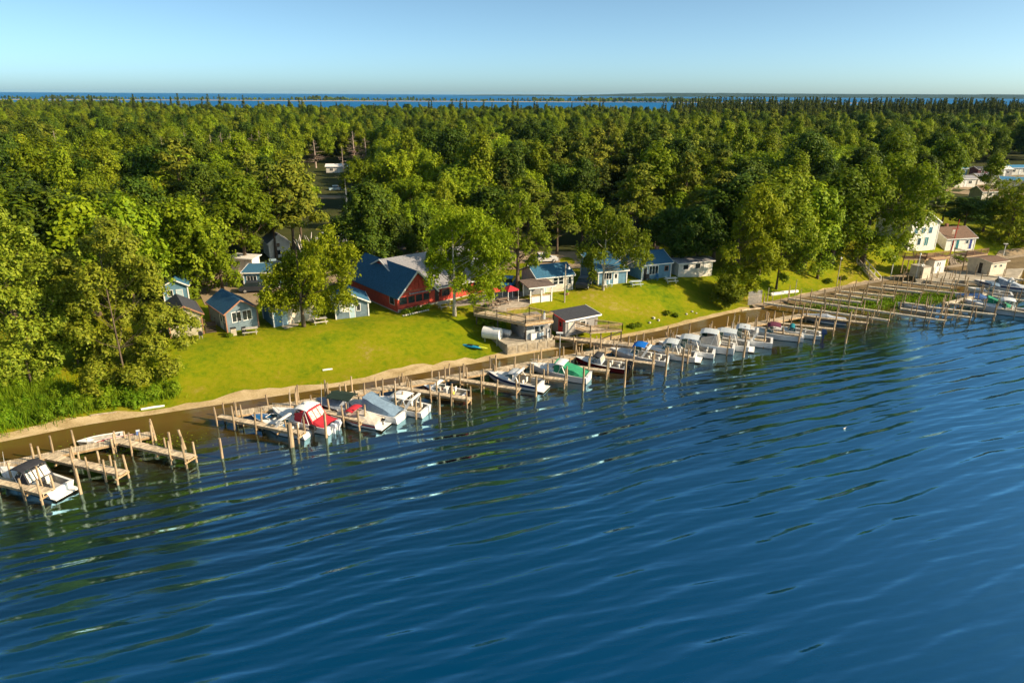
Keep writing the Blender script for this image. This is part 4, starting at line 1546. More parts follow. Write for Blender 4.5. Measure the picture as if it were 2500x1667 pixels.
# --- far buildings in the clearings
t = thing('pavilion', 'long open sided pavilion beyond the parking lot', 'pavilion', at(862, 556), R_(8))
b = MB()
for i in range(5):
    for yy in (0, 4):
        b.box((i * 2.1, yy, 1.1), (.16, .16, 2.2))
b.build('post', WHITE, t)
MB().loft([[(-.5, -.5, 2.2), (-.5, 4.5, 2.2), (-.5, 2, 3.5)], [(9.2, -.5, 2.2), (9.2, 4.5, 2.2), (9.2, 2, 3.5)]]).build('roof', ROOF_DARK, t)
house('shed', 'pale blue metal building beyond the pavilion', at(885, 528), R_(8), 10, 6, 2.4, .8, 'x', SID_TEAL, ROOF_GREY, [('F', 2, 1.1, 1, .8, 0), ('F', 6, 1.1, 1, .8, 0)], cat='building')
for (u, v, W, lab, ws, rs, rz) in (
        (797, 425, 9, 'long white camper parked at the far end of the sandy road', SID_WHITE, WHITE, 6),
        (2330, 458, 7, 'pale trailer half hidden behind the pale green tree', SID_WHITE, ROOF_GREY, 10),
        (2385, 452, 7.5, 'white trailer with dark windows at the front of the trailer park', SID_WHITE, ROOF_GREY, 6),
        (2440, 460, 8, 'blue roofed cream cabin in the trailer park', SID_CREAM, mat('metal_blue_roof', (.06, .22, .38), .5, .1, 3.0), -20),
        (2385, 432, 8, 'dark red trailer at the back of the trailer park', mat('siding_maroon', (.13, .05, .06), .7, .1, 2.0), ROOF_DARK, 4),
        (2430, 432, 6, 'grey trailer with white roof at the back of the trailer park', SID_GREY, WHITE, 8),
        (2462, 428, 8, 'low trailer with bright blue roof at the back right of the park', SID_WHITE, mat('metal_blue_roof', (.06, .22, .38)), 5),
        (2325, 430, 5, 'small pale blue roofed trailer left of the park', SID_TEAL, mat('metal_blue_roof', (.06, .22, .38)), 5)):
    house('mobile_home', lab, at(u, v), R_(rz), W, 4.2, 2.5, .7, 'x', ws, rs, [('F', W * .15, 1.1, 1.0, .8, 1), ('F', W * .65, 1.1, 1.0, .8, 1)],
          [('F', W * .45, .2, .8, 1.9, WHITE, CHROME, False)], cat='trailer', corner=False)
house('cabin', 'brown roofed cabin in front of the trailer park', at(2395, 488), R_(12), 5, 4, 2.1, 1.2, 'x', SID_CREAM, ROOF_BROWN, [('F', 2, 1, 1, .9, 0)], cat='cabin')

# --- right bank
house('house', 'tall white two storey house half hidden by the giant willow', at(2215, 612), R_(20), 6.9, 8, 5.0, 2.0, 'y', SID_WHITE, ROOF_BROWN,
      [('F', 3.9, .7, .9, 1.6, 1, WHITE, TEALGLASS), ('F', 2.1, .9, .8, 1.3, 0), ('F', .8, 3.1, .9, 1.1, 0), ('F', 2.6, 3.1, .9, 1.1, 1), ('F', 4.4, 3.0, .9, 1.2, 0), ('R', .8, 3.0, .6, 1.1, 0)], cat='house')
house('building', 'low white building with brown hipped roof behind the red flagpole', at(2306, 612), R_(14), 6.8, 6.4, 2.3, 1.6, 'x', SID_WHITE, ROOF_BROWN,
      [('F', 1.3, .9, .5, .9, 0), ('F', 4.6, 1.2, .6, .6, 0)], [('F', 2.3, .2, .7, 1.8, TEALGLASS, WHITE, False), ('F', 5.5, .1, .6, 1.9, mat('door_deep_blue', (.02, .04, .22)), WHITE, False)], cat='building', chimney=(3.6, 4.2))
q = at(2414, 673, .9)
house('shed', 'cream boathouse with brown roof and two small windows at the water', q, R_(24), 4.2, 4.0, 2.25, .35, 'x', SID_CREAM, ROOF_BROWN,
      [('F', .9, 1.35, .55, .35, 0, SID_CREAM), ('F', 2.4, 1.35, .55, .35, 0, SID_CREAM)], [('L', 2.0, .05, .62, 1.85, BLACK, SID_CREAM, False)], cat='boathouse', corner=False, trim=SID_CREAM)
q = at(2276, 668, .9)
house('shed', 'white boathouse under the brown deck with a narrow paired window', q, R_(24), 2.9, 3.2, 2.45, .1, 'x', SID_WHITE, TIMBER,
      [('F', .8, 1.2, .28, .7, 0), ('F', 1.3, 1.2, .28, .7, 0)], [('F', .62, .0, .55, 1.05, WHITE, WHITE, False)], cat='boathouse', corner=False, trim=TRIM_BROWN)
q = at(2250, 681, .9)
t = thing('storage_block', 'low cream flat topped block left of the white boathouse', 'block', q, R_(24))
MB().box((.95, 1.2, .95), (1.9, 2.4, 1.9)).build('wall', SID_CREAM, t)
MB().box((.95, 1.2, 1.94), (2.0, 2.5, .08)).build('roof', CONCRETE, t)
MB().path([(.1, .4, 2.0), (.5, .9, 2.15), (1.0, .7, 2.1), (1.6, 1.4, 2.2)], [.12, .12, .12, .12], 6).build('tarp_roll', WHITE, t)


def railing(t, pts, h=.95, step=.42, m=None, name='railing', slat=.035, close=False):
    """handrail on posts with thin balusters: each run is one part"""
    m = m or TIMBER
    for a, b_ in zip(pts[:-1], pts[1:]):
        a, b_ = Vector(a), Vector(b_)
        L = (b_ - a).length
        r = MB()
        up = Vector((0, 0, 1))
        r.bar(a + up * h, b_ + up * h, .14, .045)
        r.bar(a + up * (h - .16), b_ + up * (h - .16), .05, .09)
        r.bar(a + up * .12, b_ + up * .12, .05, .09)
        n = max(2, int(L / .16))
        for i in range(n + 1):
            p = a.lerp(b_, i / n)
            r.bar(p + up * .12, p + up * (h - .16), slat, slat)
        rr = r.build(name, m, t)
        s = MB()
        for i in range(max(2, int(L / 1.6) + 1)):
            p = a.lerp(b_, i / max(1, int(L / 1.6)))
            s.bar(p, p + up * (h + .04), .10, .10)
        s.build('rail_post', m, rr)


# decks on the right bank
for (lab, a, b_, z, dep) in (
        ('brown railed deck above the white boathouse', (2262, 632), (2320, 625), 3.45, 2.6),
        ('brown railed deck left of the brown deck above the boathouse', (2208, 631), (2262, 632), 3.4, 2.2),
        ('brown railed terrace above the cream boathouse', (2360, 625), (2412, 619), 3.4, 2.4)):
    A, B_ = at(*a, z), at(*b_, z)
    ang = math.atan2(B_.y - A.y, B_.x - A.x)
    L = (B_ - A).length
    t = thing('deck', lab, 'deck', A, ang)
    pl = MB()
    for i in range(int(dep / .15)):
        pl.box((L / 2, i * .15 + .07, -.02), (L, .13, .05))
    pl.build('planking', DARKWOOD, t, kind='stuff')
    s = MB()
    s.box((L / 2, .03, -.15), (L, .06, .2))
    for i in range(5):
        s.bar((L * i / 4, .2, -.06), (L * i / 4, .2, -2.6), .14, .14)
    s.build('beam', TIMBER, t)
    railing(t, [(0, .05, 0), (L, .05, 0)], m=mat('rail_brown', (.22, .12, .07), .8, .2, 4.0, .2))
    railing(t, [(0, .05, 0), (0, dep, 0)], m=mat('rail_brown', (.22, .12, .07)))

# --- quay, fuel shop and its decks in the middle
fl, fr_ = at(1238.6, 843, 1.3), at(1343, 827, 1.3)
t = thing('quay', 'sandy concrete quay under the fuel shop', 'quay', fl, math.atan2(fr_.y - fl.y, fr_.x - fl.x))
L = (fr_ - fl).length
b = MB()
b.prism([(0, 0), (L, 0), (L + 1.0, .9), (L + 1.0, 8), (-2.2, 8), (-.3, 3.0)], -1.6, 0)
b.build('wall', CONCRETE, t)
for i in range(5):
    MB().box((.6 + i * 1.35, -.012, -.62), (1.05, .05, .85)).build('panel', mat('quay_panel', (.36, .30, .21), .95, .25, 2.0, bump=.5), t)
MB().box((L / 2, .12, .035), (L, .24, .07)).build('coping', mat('coping', (.46, .40, .30), .9, .2, 2.0), t)
s0, s1 = at(1278, 828, 1.3), at(1342, 818.5, 1.3)
ang = math.atan2(s1.y - s0.y, s1.x - s0.x)
Ws = (s1 - s0).length
t = thing('fuel_shop', 'grey boarded dockside shop with white sign under the upper deck', 'shop', s0, ang)
MB().box((Ws / 2, 1.9, 1.05), (Ws, 3.8, 2.1)).build('wall', SID_GREY, t)
fr = side_frame('F', Ws, 3.8)
window(t, fr, Ws * .42, .75, .55, .8, 0)
window(t, side_frame('L', Ws, 3.8), 1.1, 1.15, .9, .55, 1, mat('weathered_frame', (.2, .14, .11)))
door(t, fr, Ws * .62, .02, .5, 1.75, mat('screen_door', (.45, .45, .40)), WHITE, True)
b = MB()
b.box((Ws * .2, -.34, .62), (Ws * .36, .05, 1.2))
b.build('lattice_screen', mat('lattice_blue_grey', (.42, .50, .54), .7, .15, 3.0), t)
for i in range(9):
    MB().box((Ws * .03 + i * Ws * .0425, -.38, .62), (.05, .03, 1.2)).build('slat', WHITE, t)
b = MB()
b.box((Ws * .63, -.62, 1.86), (Ws * .72, .06, .36))
sg = b.build('sign_board', WHITE, t)
b = MB()
rr = random.Random(4)
x = Ws * .32
while x < Ws * .93:                     # red brush lettering, too blurred in the photograph to read
    w_ = rr.uniform(.10, .19)
    b.bar((x, -.655, 1.80), (x + w_ * .4, -.655, 1.96), .012, .035)
    b.bar((x + w_ * .4, -.655, 1.96), (x + w_ * .8, -.655, 1.79), .012, .035)
    x += w_ + .05
b.build('lettering', TRIM_RED, sg)
MB().box((Ws / 2, -.02, 2.16), (Ws + .3, .14, .12)).build('trim', TRIM_RED, t)

zd = 3.72
dk = [at(1283, 790, zd), at(1351, 781.5, zd), at(1292, 767, zd), at(1238, 771, zd), at(1190, 758, zd), at(1157, 765, zd), at(1213, 774.5, zd)]
c = dk[0]
t = thing('upper_deck', 'railed timber deck above the fuel shop reaching back to the patio', 'deck', c)
loc = [(p - c) for p in dk]
pl = MB()
pl.slab([loc[0], loc[1], loc[2], loc[3], loc[6]], .1)
pl.slab([loc[6] + Vector((0, 0, .004)), loc[3] + Vector((0, 0, .004)), loc[4], loc[5]], .1)
pl.build('floor', WOOD, t)
s = MB()
for a, b_ in ((0, 1), (1, 2), (5, 6), (6, 0)):
    s.bar(loc[a] + Vector((0, 0, -.22)), loc[b_] + Vector((0, 0, -.22)), .09, .26)
s.build('beam', TIMBER, t)
for a in (0, 1, 6, 5):
    q = loc[a].lerp(loc[2] if a < 2 else loc[3], .08)
    s = MB()
    s.bar(q + Vector((0, 0, -.3)), q + Vector((0, 0, -2.4 if a != 5 else -1.4)), .15, .15)
    s.build('post', DARKWOOD, t)
railing(t, [loc[5], loc[6], loc[0]])
railing(t, [loc[0], loc[1]])
railing(t, [loc[1], loc[2]])
railing(t, [loc[2], loc[3]])
q = loc[0].lerp(loc[1], .62)
fg = thing('flag', 'furled striped flag hanging on the upper deck rail', 'flag', c + q + Vector((.02, -.12, .1)))
fm = MB()
for i in range(6):
    rr_ = (.04 + .05 * (i % 2)) * 1.2
    fm.tube((.03 * i, -.02 * (i % 3), .25), (.03 * i + .04, -.03, 1.05), rr_, rr_ * .5, 6, i % 2)
fm.build('cloth', [mat('flag_red', (.5, .05, .08)), WHITE], fg)
MB().tube((.02, .04, .1), (.12, .04, 1.35), .025).build('pole', CHROME, fg)
MB().box((.14, -.03, 1.06), (.16, .08, .3)).build('canton', mat('flag_blue', (.04, .06, .25)), fg)

# shed with the red door, and its railed deck over the bank
k0, k1, k2 = at(1379.6, 821, 1.25), at(1458, 805, 1.25), at(1352, 811.5, 1.25)
ang = math.atan2(k1.y - k0.y, k1.x - k0.x)
Wk = (k1 - k0).length
Dk = 2.9
t = thing('bait_shed', 'grey shed with bright red door and flat dark roof', 'shed', k0, ang)
MB().box((Wk / 2, Dk / 2, 1.0), (Wk, Dk, 2.1)).build('wall', SID_GREY, t)
sec = [(-.35, 2.06), (Dk + .3, 2.42), (Dk + .3, 2.52), (-.35, 2.16)]
MB().loft([[(-.3, y, z) for y, z in sec], [(Wk + .3, y, z) for y, z in sec]]).build('roof', ROOF_DARK, t)
b = MB()
b.bar((-.3, -.38, 2.1), (Wk + .3, -.38, 2.1), .06, .2)
b.bar((Wk + .33, -.38, 2.1), (Wk + .33, Dk + .3, 2.46), .06, .2)
b.build('fascia', WHITE, t)
MB().bar((-.33, -.38, 2.1), (-.33, Dk + .3, 2.46), .06, .16).build('trim', TRIM_RED, t)
door(t, side_frame('L', Wk, Dk), Dk - 1.45, .28, .8, 1.55, TRIM_RED, TRIM_RED, True)
window(t, side_frame('F', Wk, Dk), 2.3, 1.0, .8, .6, 0)
MB().box((1.0, -.04, 1.1), (1.2, .05, 1.4)).build('sign_board', mat('pale_board', (.62, .56, .48), .7, .2, 4.0), t)
z2 = 2.05
pd = [at(1397, 800, z2), at(1441, 813, z2), at(1519, 807, z2), at(1452, 797, z2)]
c = pd[1]
t = thing('side_deck', 'pale railed deck on stilts right of the bait shed', 'deck', c)
loc = [p - c for p in pd]
MB().slab(loc, .1).build('floor', WOOD, t)
railing(t, [loc[0], loc[1]])
railing(t, [loc[1], loc[2]])
railing(t, [loc[2], loc[3]])
b = MB()
for i in range(4):
    q = loc[1].lerp(loc[2], i / 3 * .96 + .02)
    b.bar(q + Vector((0, .15, -.1)), q + Vector((0, .15, -2.6)), .14, .14)
b.bar(loc[1] + Vector((.3, .1, -1.3)), loc[2] + Vector((-.2, .1, -.2)), .1, .1)
b.build('stilt', DARKWOOD, t)

# drinks kiosk on the lawn
k0, k1 = at(1295, 741), at(1346, 735)
ang = math.atan2(k1.y - k0.y, k1.x - k0.x)
Wk = (k1 - k0).length
t = thing('kiosk', 'open white drinks kiosk with brown roof on the lawn', 'kiosk', k0, ang)
MB().box((Wk / 2 + .1, .06, .48), (Wk - .2, .08, .96)).build('counter', WHITE, t)
MB().box((Wk / 2, 2.5, 1.0), (Wk, .1, 2.0)).build('wall', SID_GREY, t)
MB().box((Wk / 2, .1, 1.0), (Wk + .1, .4, .06)).build('shelf', TIMBER, t)
for x, y in ((0, 0), (Wk * .52, 0), (Wk, 0), (0, 2.5), (Wk, 2.5)):
    MB().box((x, y, 1.1), (.16, .16, 2.2)).build('post', WHITE, t)
sec = [(-.5, 2.2), (3.0, 2.5), (3.0, 2.62), (-.5, 2.32)]
MB().loft([[(-.5, y, z) for y, z in sec], [(Wk + .4, y, z) for y, z in sec]]).build('roof', mat('roof_brown_grey', (.16, .12, .10), .85, .15, 4.0), t)
MB().bar((-.5, -.53, 2.26), (Wk + .4, -.53, 2.26), .05, .16).build('fascia', WHITE, t)

# ================================================================== DOCKS
def make_post(h, r, n=8, cap=False):
    b = MB()
    b.path([(0, 0, -2.4), (0, 0, 0), (.01, .01, h * .6), (0, .0, h)], [r * 1.1, r * 1.05, r, r * .9], n)
    if cap:
        b.path([(0, 0, h), (0, 0, h + .12)], [r * 1.05, r * .35], n)
    o = b.build('post', POST)
    me = o.data
    bpy.data.objects.remove(o)
    return me


POSTS = [make_post(h, .088) for h in (1.5, 1.75, 2.0, 2.25, 2.5, 2.9)]
THIN = [make_post(h, .06) for h in (1.6, 1.9, 2.2, 2.5, 2.8, 3.1)]
FAT = make_post(2.35, .24, 10)
CAPS = mat('white_post_cap', (.75, .74, .72), .5, .05)


def dock(name, label, cat, A, B_, w=.85, z=.88, step=1.75, posts=True, end=True, group=None, seed=0, post_sel=(0, 5), lean=.03, wood=None, tall_end=True, thin=False):
    """plank walkway on piles from A to B. Parts: planking, stringers, every pile a post of its own"""
    rg = random.Random(seed + 5)
    A, B_ = Vector((A[0], A[1], 0)), Vector((B_[0], B_[1], 0))
    L = (B_ - A).length
    t = thing(name, label, cat, A, math.atan2(B_.y - A.y, B_.x - A.x), group)
    pl = MB()
    x = 0
    while x < L:
        pw = rg.uniform(.14, .20)
        pl.box((x + pw / 2, rg.uniform(-.02, .02), z - .025 + rg.uniform(-.008, .008)), (pw - .018, w + rg.uniform(-.03, .03), .045))
        x += pw
    pl.build('planking', wood or WOOD, t, kind='stuff')
    st = MB()
    for s in (-1, 1):
        st.box((L / 2, s * (w / 2 - .05), z - .15), (L, .07, .2))
    st.build('stringer', TIMBER if not wood else wood, t)
    if posts:
        n = max(2, int(round(L / step)))
        for i in range(n + 1):
            for s in (-1, 1):
                if rg.random() < .12 and 0 < i < n:
                    continue
                P_ = THIN if thin else POSTS
                k = rg.choice(P_[post_sel[0]:post_sel[1]])
                if i == n and tall_end:
                    k = P_[2 + (rg.random() > .6)]
                xx = min(L - .1, max(.1, L * i / n + (rg.uniform(-.35, .35) if 0 < i < n else 0)))
                o = link('post', k, t, (xx, s * (w / 2 + .12), 0), rg.uniform(0, 6))
                o.rotation_euler = (rg.gauss(0, lean), rg.gauss(0, lean), rg.uniform(0, 6))
        cb = MB()
        for i in range(1, n + 1):
            if i == n or rg.random() < .5:
                cb.box((L * i / n - (.1 if i == n else 0), 0, z - .36), (.09, w + .5, .14))
        cb.build('cross_beam', TIMBER if not wood else wood, t)
    return t


def dw(u, v, z=.88):
    return at(u, v, z)


# left dock
dock('dock', 'left dock walkway running along the bank at the left edge', 'dock', dw(-40, 1143), dw(372, 1057), 1.1, seed=1, step=3.4, end=False)
dock('finger_dock', 'finger dock beside the black topped white boat at the left edge', 'dock', dw(-30, 1165), dw(117, 1199), .9, seed=2, group='finger docks of the left dock')
dock('finger_dock', 'middle finger dock of the left dock right of the black topped boat', 'dock', dw(112, 1111), dw(299, 1152), .85, seed=3, group='finger docks of the left dock')
dock('finger_dock', 'finger dock at the right end of the left dock', 'dock', dw(290, 1074), dw(467, 1114), .85, seed=4, group='finger docks of the left dock')
# single piles standing free in the water
for (u, v, vt, lab, ln) in ((543, 1118, 1070, 'single pile standing alone between the left dock and the long dock', 0.0), (452, 1096, 1049, 'leaning pile right of the left dock', -.16),
                            (418, 1098, 1055, 'upright pile just left of the leaning pile', 0.02), (198, 1205, 1143, 'tall pile right of the black topped boat', .0),
                            (380, 1075, 1027, 'pile at the upper right end of the left dock', -.08)):
    p = at(u, v, 0)
    h = top_z(p, vt)
    b = MB()
    b.path([(0, 0, -2.2), (0, 0, 0), (ln * h, 0, h)], [.13, .125, .11], 9)
    tag(b.build('mooring_pile', POST, None, p), lab, 'pile')

# the long dock: walkway in four straight runs
MAIN = [(572, 1008), (800, 971), (991, 937), (1204, 903), (1414, 865), (1636, 826), (1880, 783), (1960, 768)]
mp = [dw(*q) for q in MAIN]
for i in range(len(mp) - 1):
    lab = ['long dock walkway section at its left end behind the red canopied cruiser', 'long dock walkway section behind the covered boats', 'long dock walkway section behind the half empty slips',
           'long dock walkway section in front of the fuel quay', 'long dock walkway section below the side deck', 'long dock walkway section behind the row of white hardtop boats',
           'long dock walkway section at its right end before the old marina'][i]
    dock('dock', lab, 'dock', mp[i], mp[i + 1], 1.15, .86, 3.1, seed=20 + i, group='sections of the long dock walkway', tall_end=False)
FING = [((535, 1014), (738, 1056), 'first finger dock of the long dock with the thick corner pile'),
        ((715, 984), (886, 1026), 'finger dock between the red canopied cruiser and the beige covered boat'),
        ((838, 965), (1023, 999), 'finger dock between the blue covered boat and the white hardtop with rear arch'),
        ((968, 944), (1147, 973), 'empty finger dock left of the small red boat'),
        ((1089, 920), (1267, 949), 'finger dock left of the navy striped boat'),
        ((1205, 902), (1383, 927), 'finger dock between the navy striped boat and the green covered cruiser'),
        ((1316, 881), (1486, 905), 'finger dock right of the green covered cruiser'),
        ((1409, 862), (1597, 887), 'finger dock left of the boat with bright blue canopy'),
        ((1535, 843), (1684, 868), 'finger dock right of the boat with bright blue canopy'),
        ((1636, 826), (1780, 849), 'finger dock in the middle of the white hardtop boats'),
        ((1732, 811), (1869, 831), 'finger dock right of the white hardtop boats'),
        ((1800, 795), (1955, 819), 'finger dock in front of the maroon canopied boat'),
        ((1872, 784), (2038, 803), 'finger dock beside the teal covered outboard boat'),
        ((1957, 769), (2118, 788), 'last finger dock of the long dock beside the grey covered boat')]
for i, (a, b_, lab) in enumerate(FING):
    dock('finger_dock', lab, 'dock', dw(*a), dw(*b_), .72, .9, 2.2, seed=40 + i, group='finger docks of the long dock')
p = at(712, 1090, 0)
tag(link('mooring_pile', FAT, None, p), 'thick mooring pile at the end of the first finger dock', 'pile')
# tall free piles between the slips
for i, (u, v, vt) in enumerate(((1308, 968, 918), (1423, 953, 895), (1524, 945, 877), (1624, 918, 848), (1815, 872, 808), (1986, 838, 785), (2064, 838, 762), (797, 1068, 1008), (1073, 1011, 958), (875, 1040, 1002), (1664, 905, 850))):
    p = at(u, v, 0)
    h = top_z(p, vt)
    b = MB()
    b.path([(0, 0, -2.2), (0, 0, 0), (.02, 0, h)], [.13, .125, .105], 9)
    lab = ['mooring pile at the stern of the navy striped boat', 'mooring pile at the stern of the green covered cruiser', 'tall mooring pile beside the outboards of the dark red boat', 'mooring pile at the stern of the blue canopied boat',
           'mooring pile among the white hardtop transoms', 'mooring pile beside the teal covered outboard boat', 'tallest mooring pile near the grey covered boat', 'mooring pile at the stern of the red canopied cruiser',
           'mooring pile right of the white hardtop with rear arch', 'mooring pile beside the beige covered boat', 'mooring pile at the end of the finger dock by the blue canopy'][i]
    tag(b.build('mooring_pile', POST, None, p), lab, 'pile', 'mooring piles between the slips')

# wide fuel dock from the shop out to the long dock
A, B_ = at(1403, 826, 1.15), at(1552, 843, 1.15)
dock('fuel_dock', 'wide pale fuel dock leading from the bait shed to the long dock', 'dock', A, B_, 1.5, 1.18, 2.4, seed=70, post_sel=(0, 3))
A, B_ = at(1356, 820, 1.2), at(1405, 827, 1.2)
dock('gangway', 'short shaded gangway between the quay and the fuel dock', 'dock', A, B_, 1.2, 1.22, 2.4, seed=71, posts=False)

# the old marina on the right: thin weathered fingers over mud and weed
OLDWOOD = mat('old_marina_wood', (0.66, 0.58, 0.44), .9, .15, 3.0, .25, bump=.3)
OLD = [((1864, 738), (2172, 781), 'longest front finger of the old marina starting at the white board'),
       ((1924, 727), (2308, 782), 'second long finger of the old marina behind the longest front one'),
       ((1978, 722), (2105, 737), 'short finger left of the weed bed'), ((2040, 717), (2145, 732), 'second short finger left of the weed bed'),
       ((2049, 709), (2184, 723), 'third short finger above the weed bed'), ((2119, 699), (2251, 713), 'finger behind the weed bed beside the stairs'),
       ((2151, 695), (2397, 721), 'long rear finger of the old marina below the lamp poles'), ((2202, 687), (2322, 702), 'rear finger below the cream block'),
       ((2242, 681), (2362, 696), 'rear finger below the white boathouse'), ((2285, 677), (2396, 688), 'rear finger nearest the cream boathouse'),
       ((2196, 752), (2310, 768), 'outer short finger left of the grey covered hull'), ((2261, 748), (2431, 767), 'long outer finger in front of the grey covered hull'),
       ((2304, 737), (2405, 750), 'outer finger behind the grey covered hull'), ((2295, 765), (2371, 774), 'outermost finger near the open water'),
       ((2351, 733), (2437, 743), 'finger beside the blue covered boats'), ((2205, 738), (2262, 746), 'shortest finger at the edge of the weed bed'),
       ((2430, 752), (2520, 764), 'finger at the right edge between the white boats'), ((2420, 722), (2520, 736), 'rear finger at the right edge behind the white boats')]
for i, (a, b_, lab) in enumerate(OLD):
    dock('finger_dock', lab, 'dock', dw(*a, .9), dw(*b_, .9), .50, .92, 2.0, seed=90 + i, wood=OLDWOOD, thin=True, group='fingers of the old marina', post_sel=(0, 6), lean=.05)
A, B_ = dw(2378, 668, 1.0), dw(2530, 686, 1.0)
dock('dock', 'pale walkway in front of the cream boathouse at the right edge', 'dock', A, B_, .8, 1.05, 2.0, seed=130, wood=OLDWOOD, thin=True)
A, B_ = dw(2308, 740, .9), dw(2405, 716, .9)
dock('dock', 'cross walkway joining the fingers of the old marina', 'dock', A, B_, .6, .91, 2.4, seed=131, wood=OLDWOOD, thin=True)

# mud and weeds of the old marina
V, F = [], []
xs = np.arange(40, 104, 1.2)
for x in xs:
    y0 = float(np.interp(x, _sx, _sy))
    wd = 9 * smooth(40, 52, x) * (1 + .35 * noise.noise(Vector((x * .12, 3.3, 1)))) + .4
    for j in range(7):
        a = j / 6
        V.append((x, y0 + .15 - a * wd / .885, .32 * (1 - a) ** 1.3 - .05 * a + .05 * noise.noise(Vector((x * .6, a * 5, 0))) * (1 - a)))
for i in range(len(xs) - 1):
    for j in range(6):
        F.append((i * 7 + j, i * 7 + j + 1, (i + 1) * 7 + j + 1, (i + 1) * 7 + j))
link('mud_bank', raw_mesh('mud_bank', V, F, MUD), kind='structure')
nn = 5200
c0, c1 = at(2000, 752, 0), at(2330, 722, 0)
rr_ = np.random.default_rng(77)
f_ = rr_.uniform(0, 1, nn)
P = np.stack([c0.x + (c1.x - c0.x) * f_ + rr_.normal(0, 2.2, nn), c0.y + (c1.y - c0.y) * f_ + rr_.normal(0, 1.5, nn) + 3 * f_ * 0, np.full(nn, -.02)], 1)
a = rr_.uniform(0, 6.28, nn)
wv = np.stack([np.cos(a), np.sin(a), np.zeros(nn)], 1) * .05
ln = np.stack([rr_.normal(0, .35, nn), rr_.normal(0, .35, nn), np.ones(nn)], 1) * rr_.uniform(.15, .5, nn)[:, None]
V = np.stack([P - wv, P + wv, P + ln + wv * .2, P + ln * .6 - wv * 1.2], 1).reshape(-1, 3)
tag(link('weed_bed', crown_mesh('weed_bed', V, L_REED), kind='stuff'), 'green water weed growing between the old marina fingers', 'weeds')
c0 = at(330, 1085, 0)
nn = 700
P = np.stack([rr_.normal(c0.x, 2.6, nn), rr_.normal(c0.y, 1.0, nn), np.full(nn, -.02)], 1)
a = rr_.uniform(0, 6.28, nn)
wv = np.stack([np.cos(a), np.sin(a), np.zeros(nn)], 1) * .05
ln = np.stack([rr_.normal(0, .8, nn), rr_.normal(0, .8, nn), np.full(nn, .3)], 1) * rr_.uniform(.1, .35, nn)[:, None]
V = np.stack([P - wv, P + wv, P + ln + wv * .2, P + ln * .6 - wv * 1.2], 1).reshape(-1, 3)
tag(link('weed_bed', crown_mesh('weed_bed', V, L_REED), kind='stuff'), 'thin floating weed around the left dock', 'weeds')

# ================================================================== BOATS
NAVY = mat('gelcoat_navy', (0.02, 0.045, 0.14), .25, .05, 1.5, spec=.5)
REDG = mat('gelcoat_red', (0.45, 0.03, 0.04), .25, .05, 1.5, spec=.5)
DKRED = mat('gelcoat_dark_red', (0.12, 0.008, 0.014), .2, .05, 1.5, spec=.5)
BLUEG = mat('gelcoat_blue', (0.02, 0.14, 0.35), .25, .05, 1.5, spec=.5)
CANV = {'black': mat('canvas_black', (.035, .037, .045), .85, .12, 5.0, bump=.2), 'blue': mat('canvas_bright_blue', (.0, .13, .52), .8, .1, 5.0, bump=.2),
        'green': mat('canvas_green', (.03, .26, .13), .8, .12, 5.0, bump=.2), 'slate': mat('canvas_slate', (.17, .25, .34), .8, .1, 4.0, bump=.3),
        'grey': mat('canvas_grey', (.33, .37, .43), .8, .1, 4.0, bump=.3), 'red': mat('canvas_red', (.50, .03, .045), .75, .1, 5.0, bump=.2),
        'beige': mat('canvas_beige', (.62, .54, .45), .8, .1, 4.0, bump=.3), 'maroon': mat('canvas_maroon', (.13, .03, .06), .8, .1, 4.0),
        'teal': mat('canvas_teal', (.01, .19, .24), .8, .1, 4.0), 'white': WHITE}
CLEARV = mat('clear_vinyl', (.62, .56, .46), .18, .35, 6.0, spec=.7, bump=.8)
SCREEN = mat('windscreen', (.05, .13, .12), .06, .3, 2.0, spec=.8)
SEATM = mat('vinyl_seat', (.70, .67, .60), .6, .1, 4.0)
DECKIN = mat('cockpit_sole', (.42, .40, .36), .7, .15, 4.0)
HDG = Vector((-.938, .347, 0))


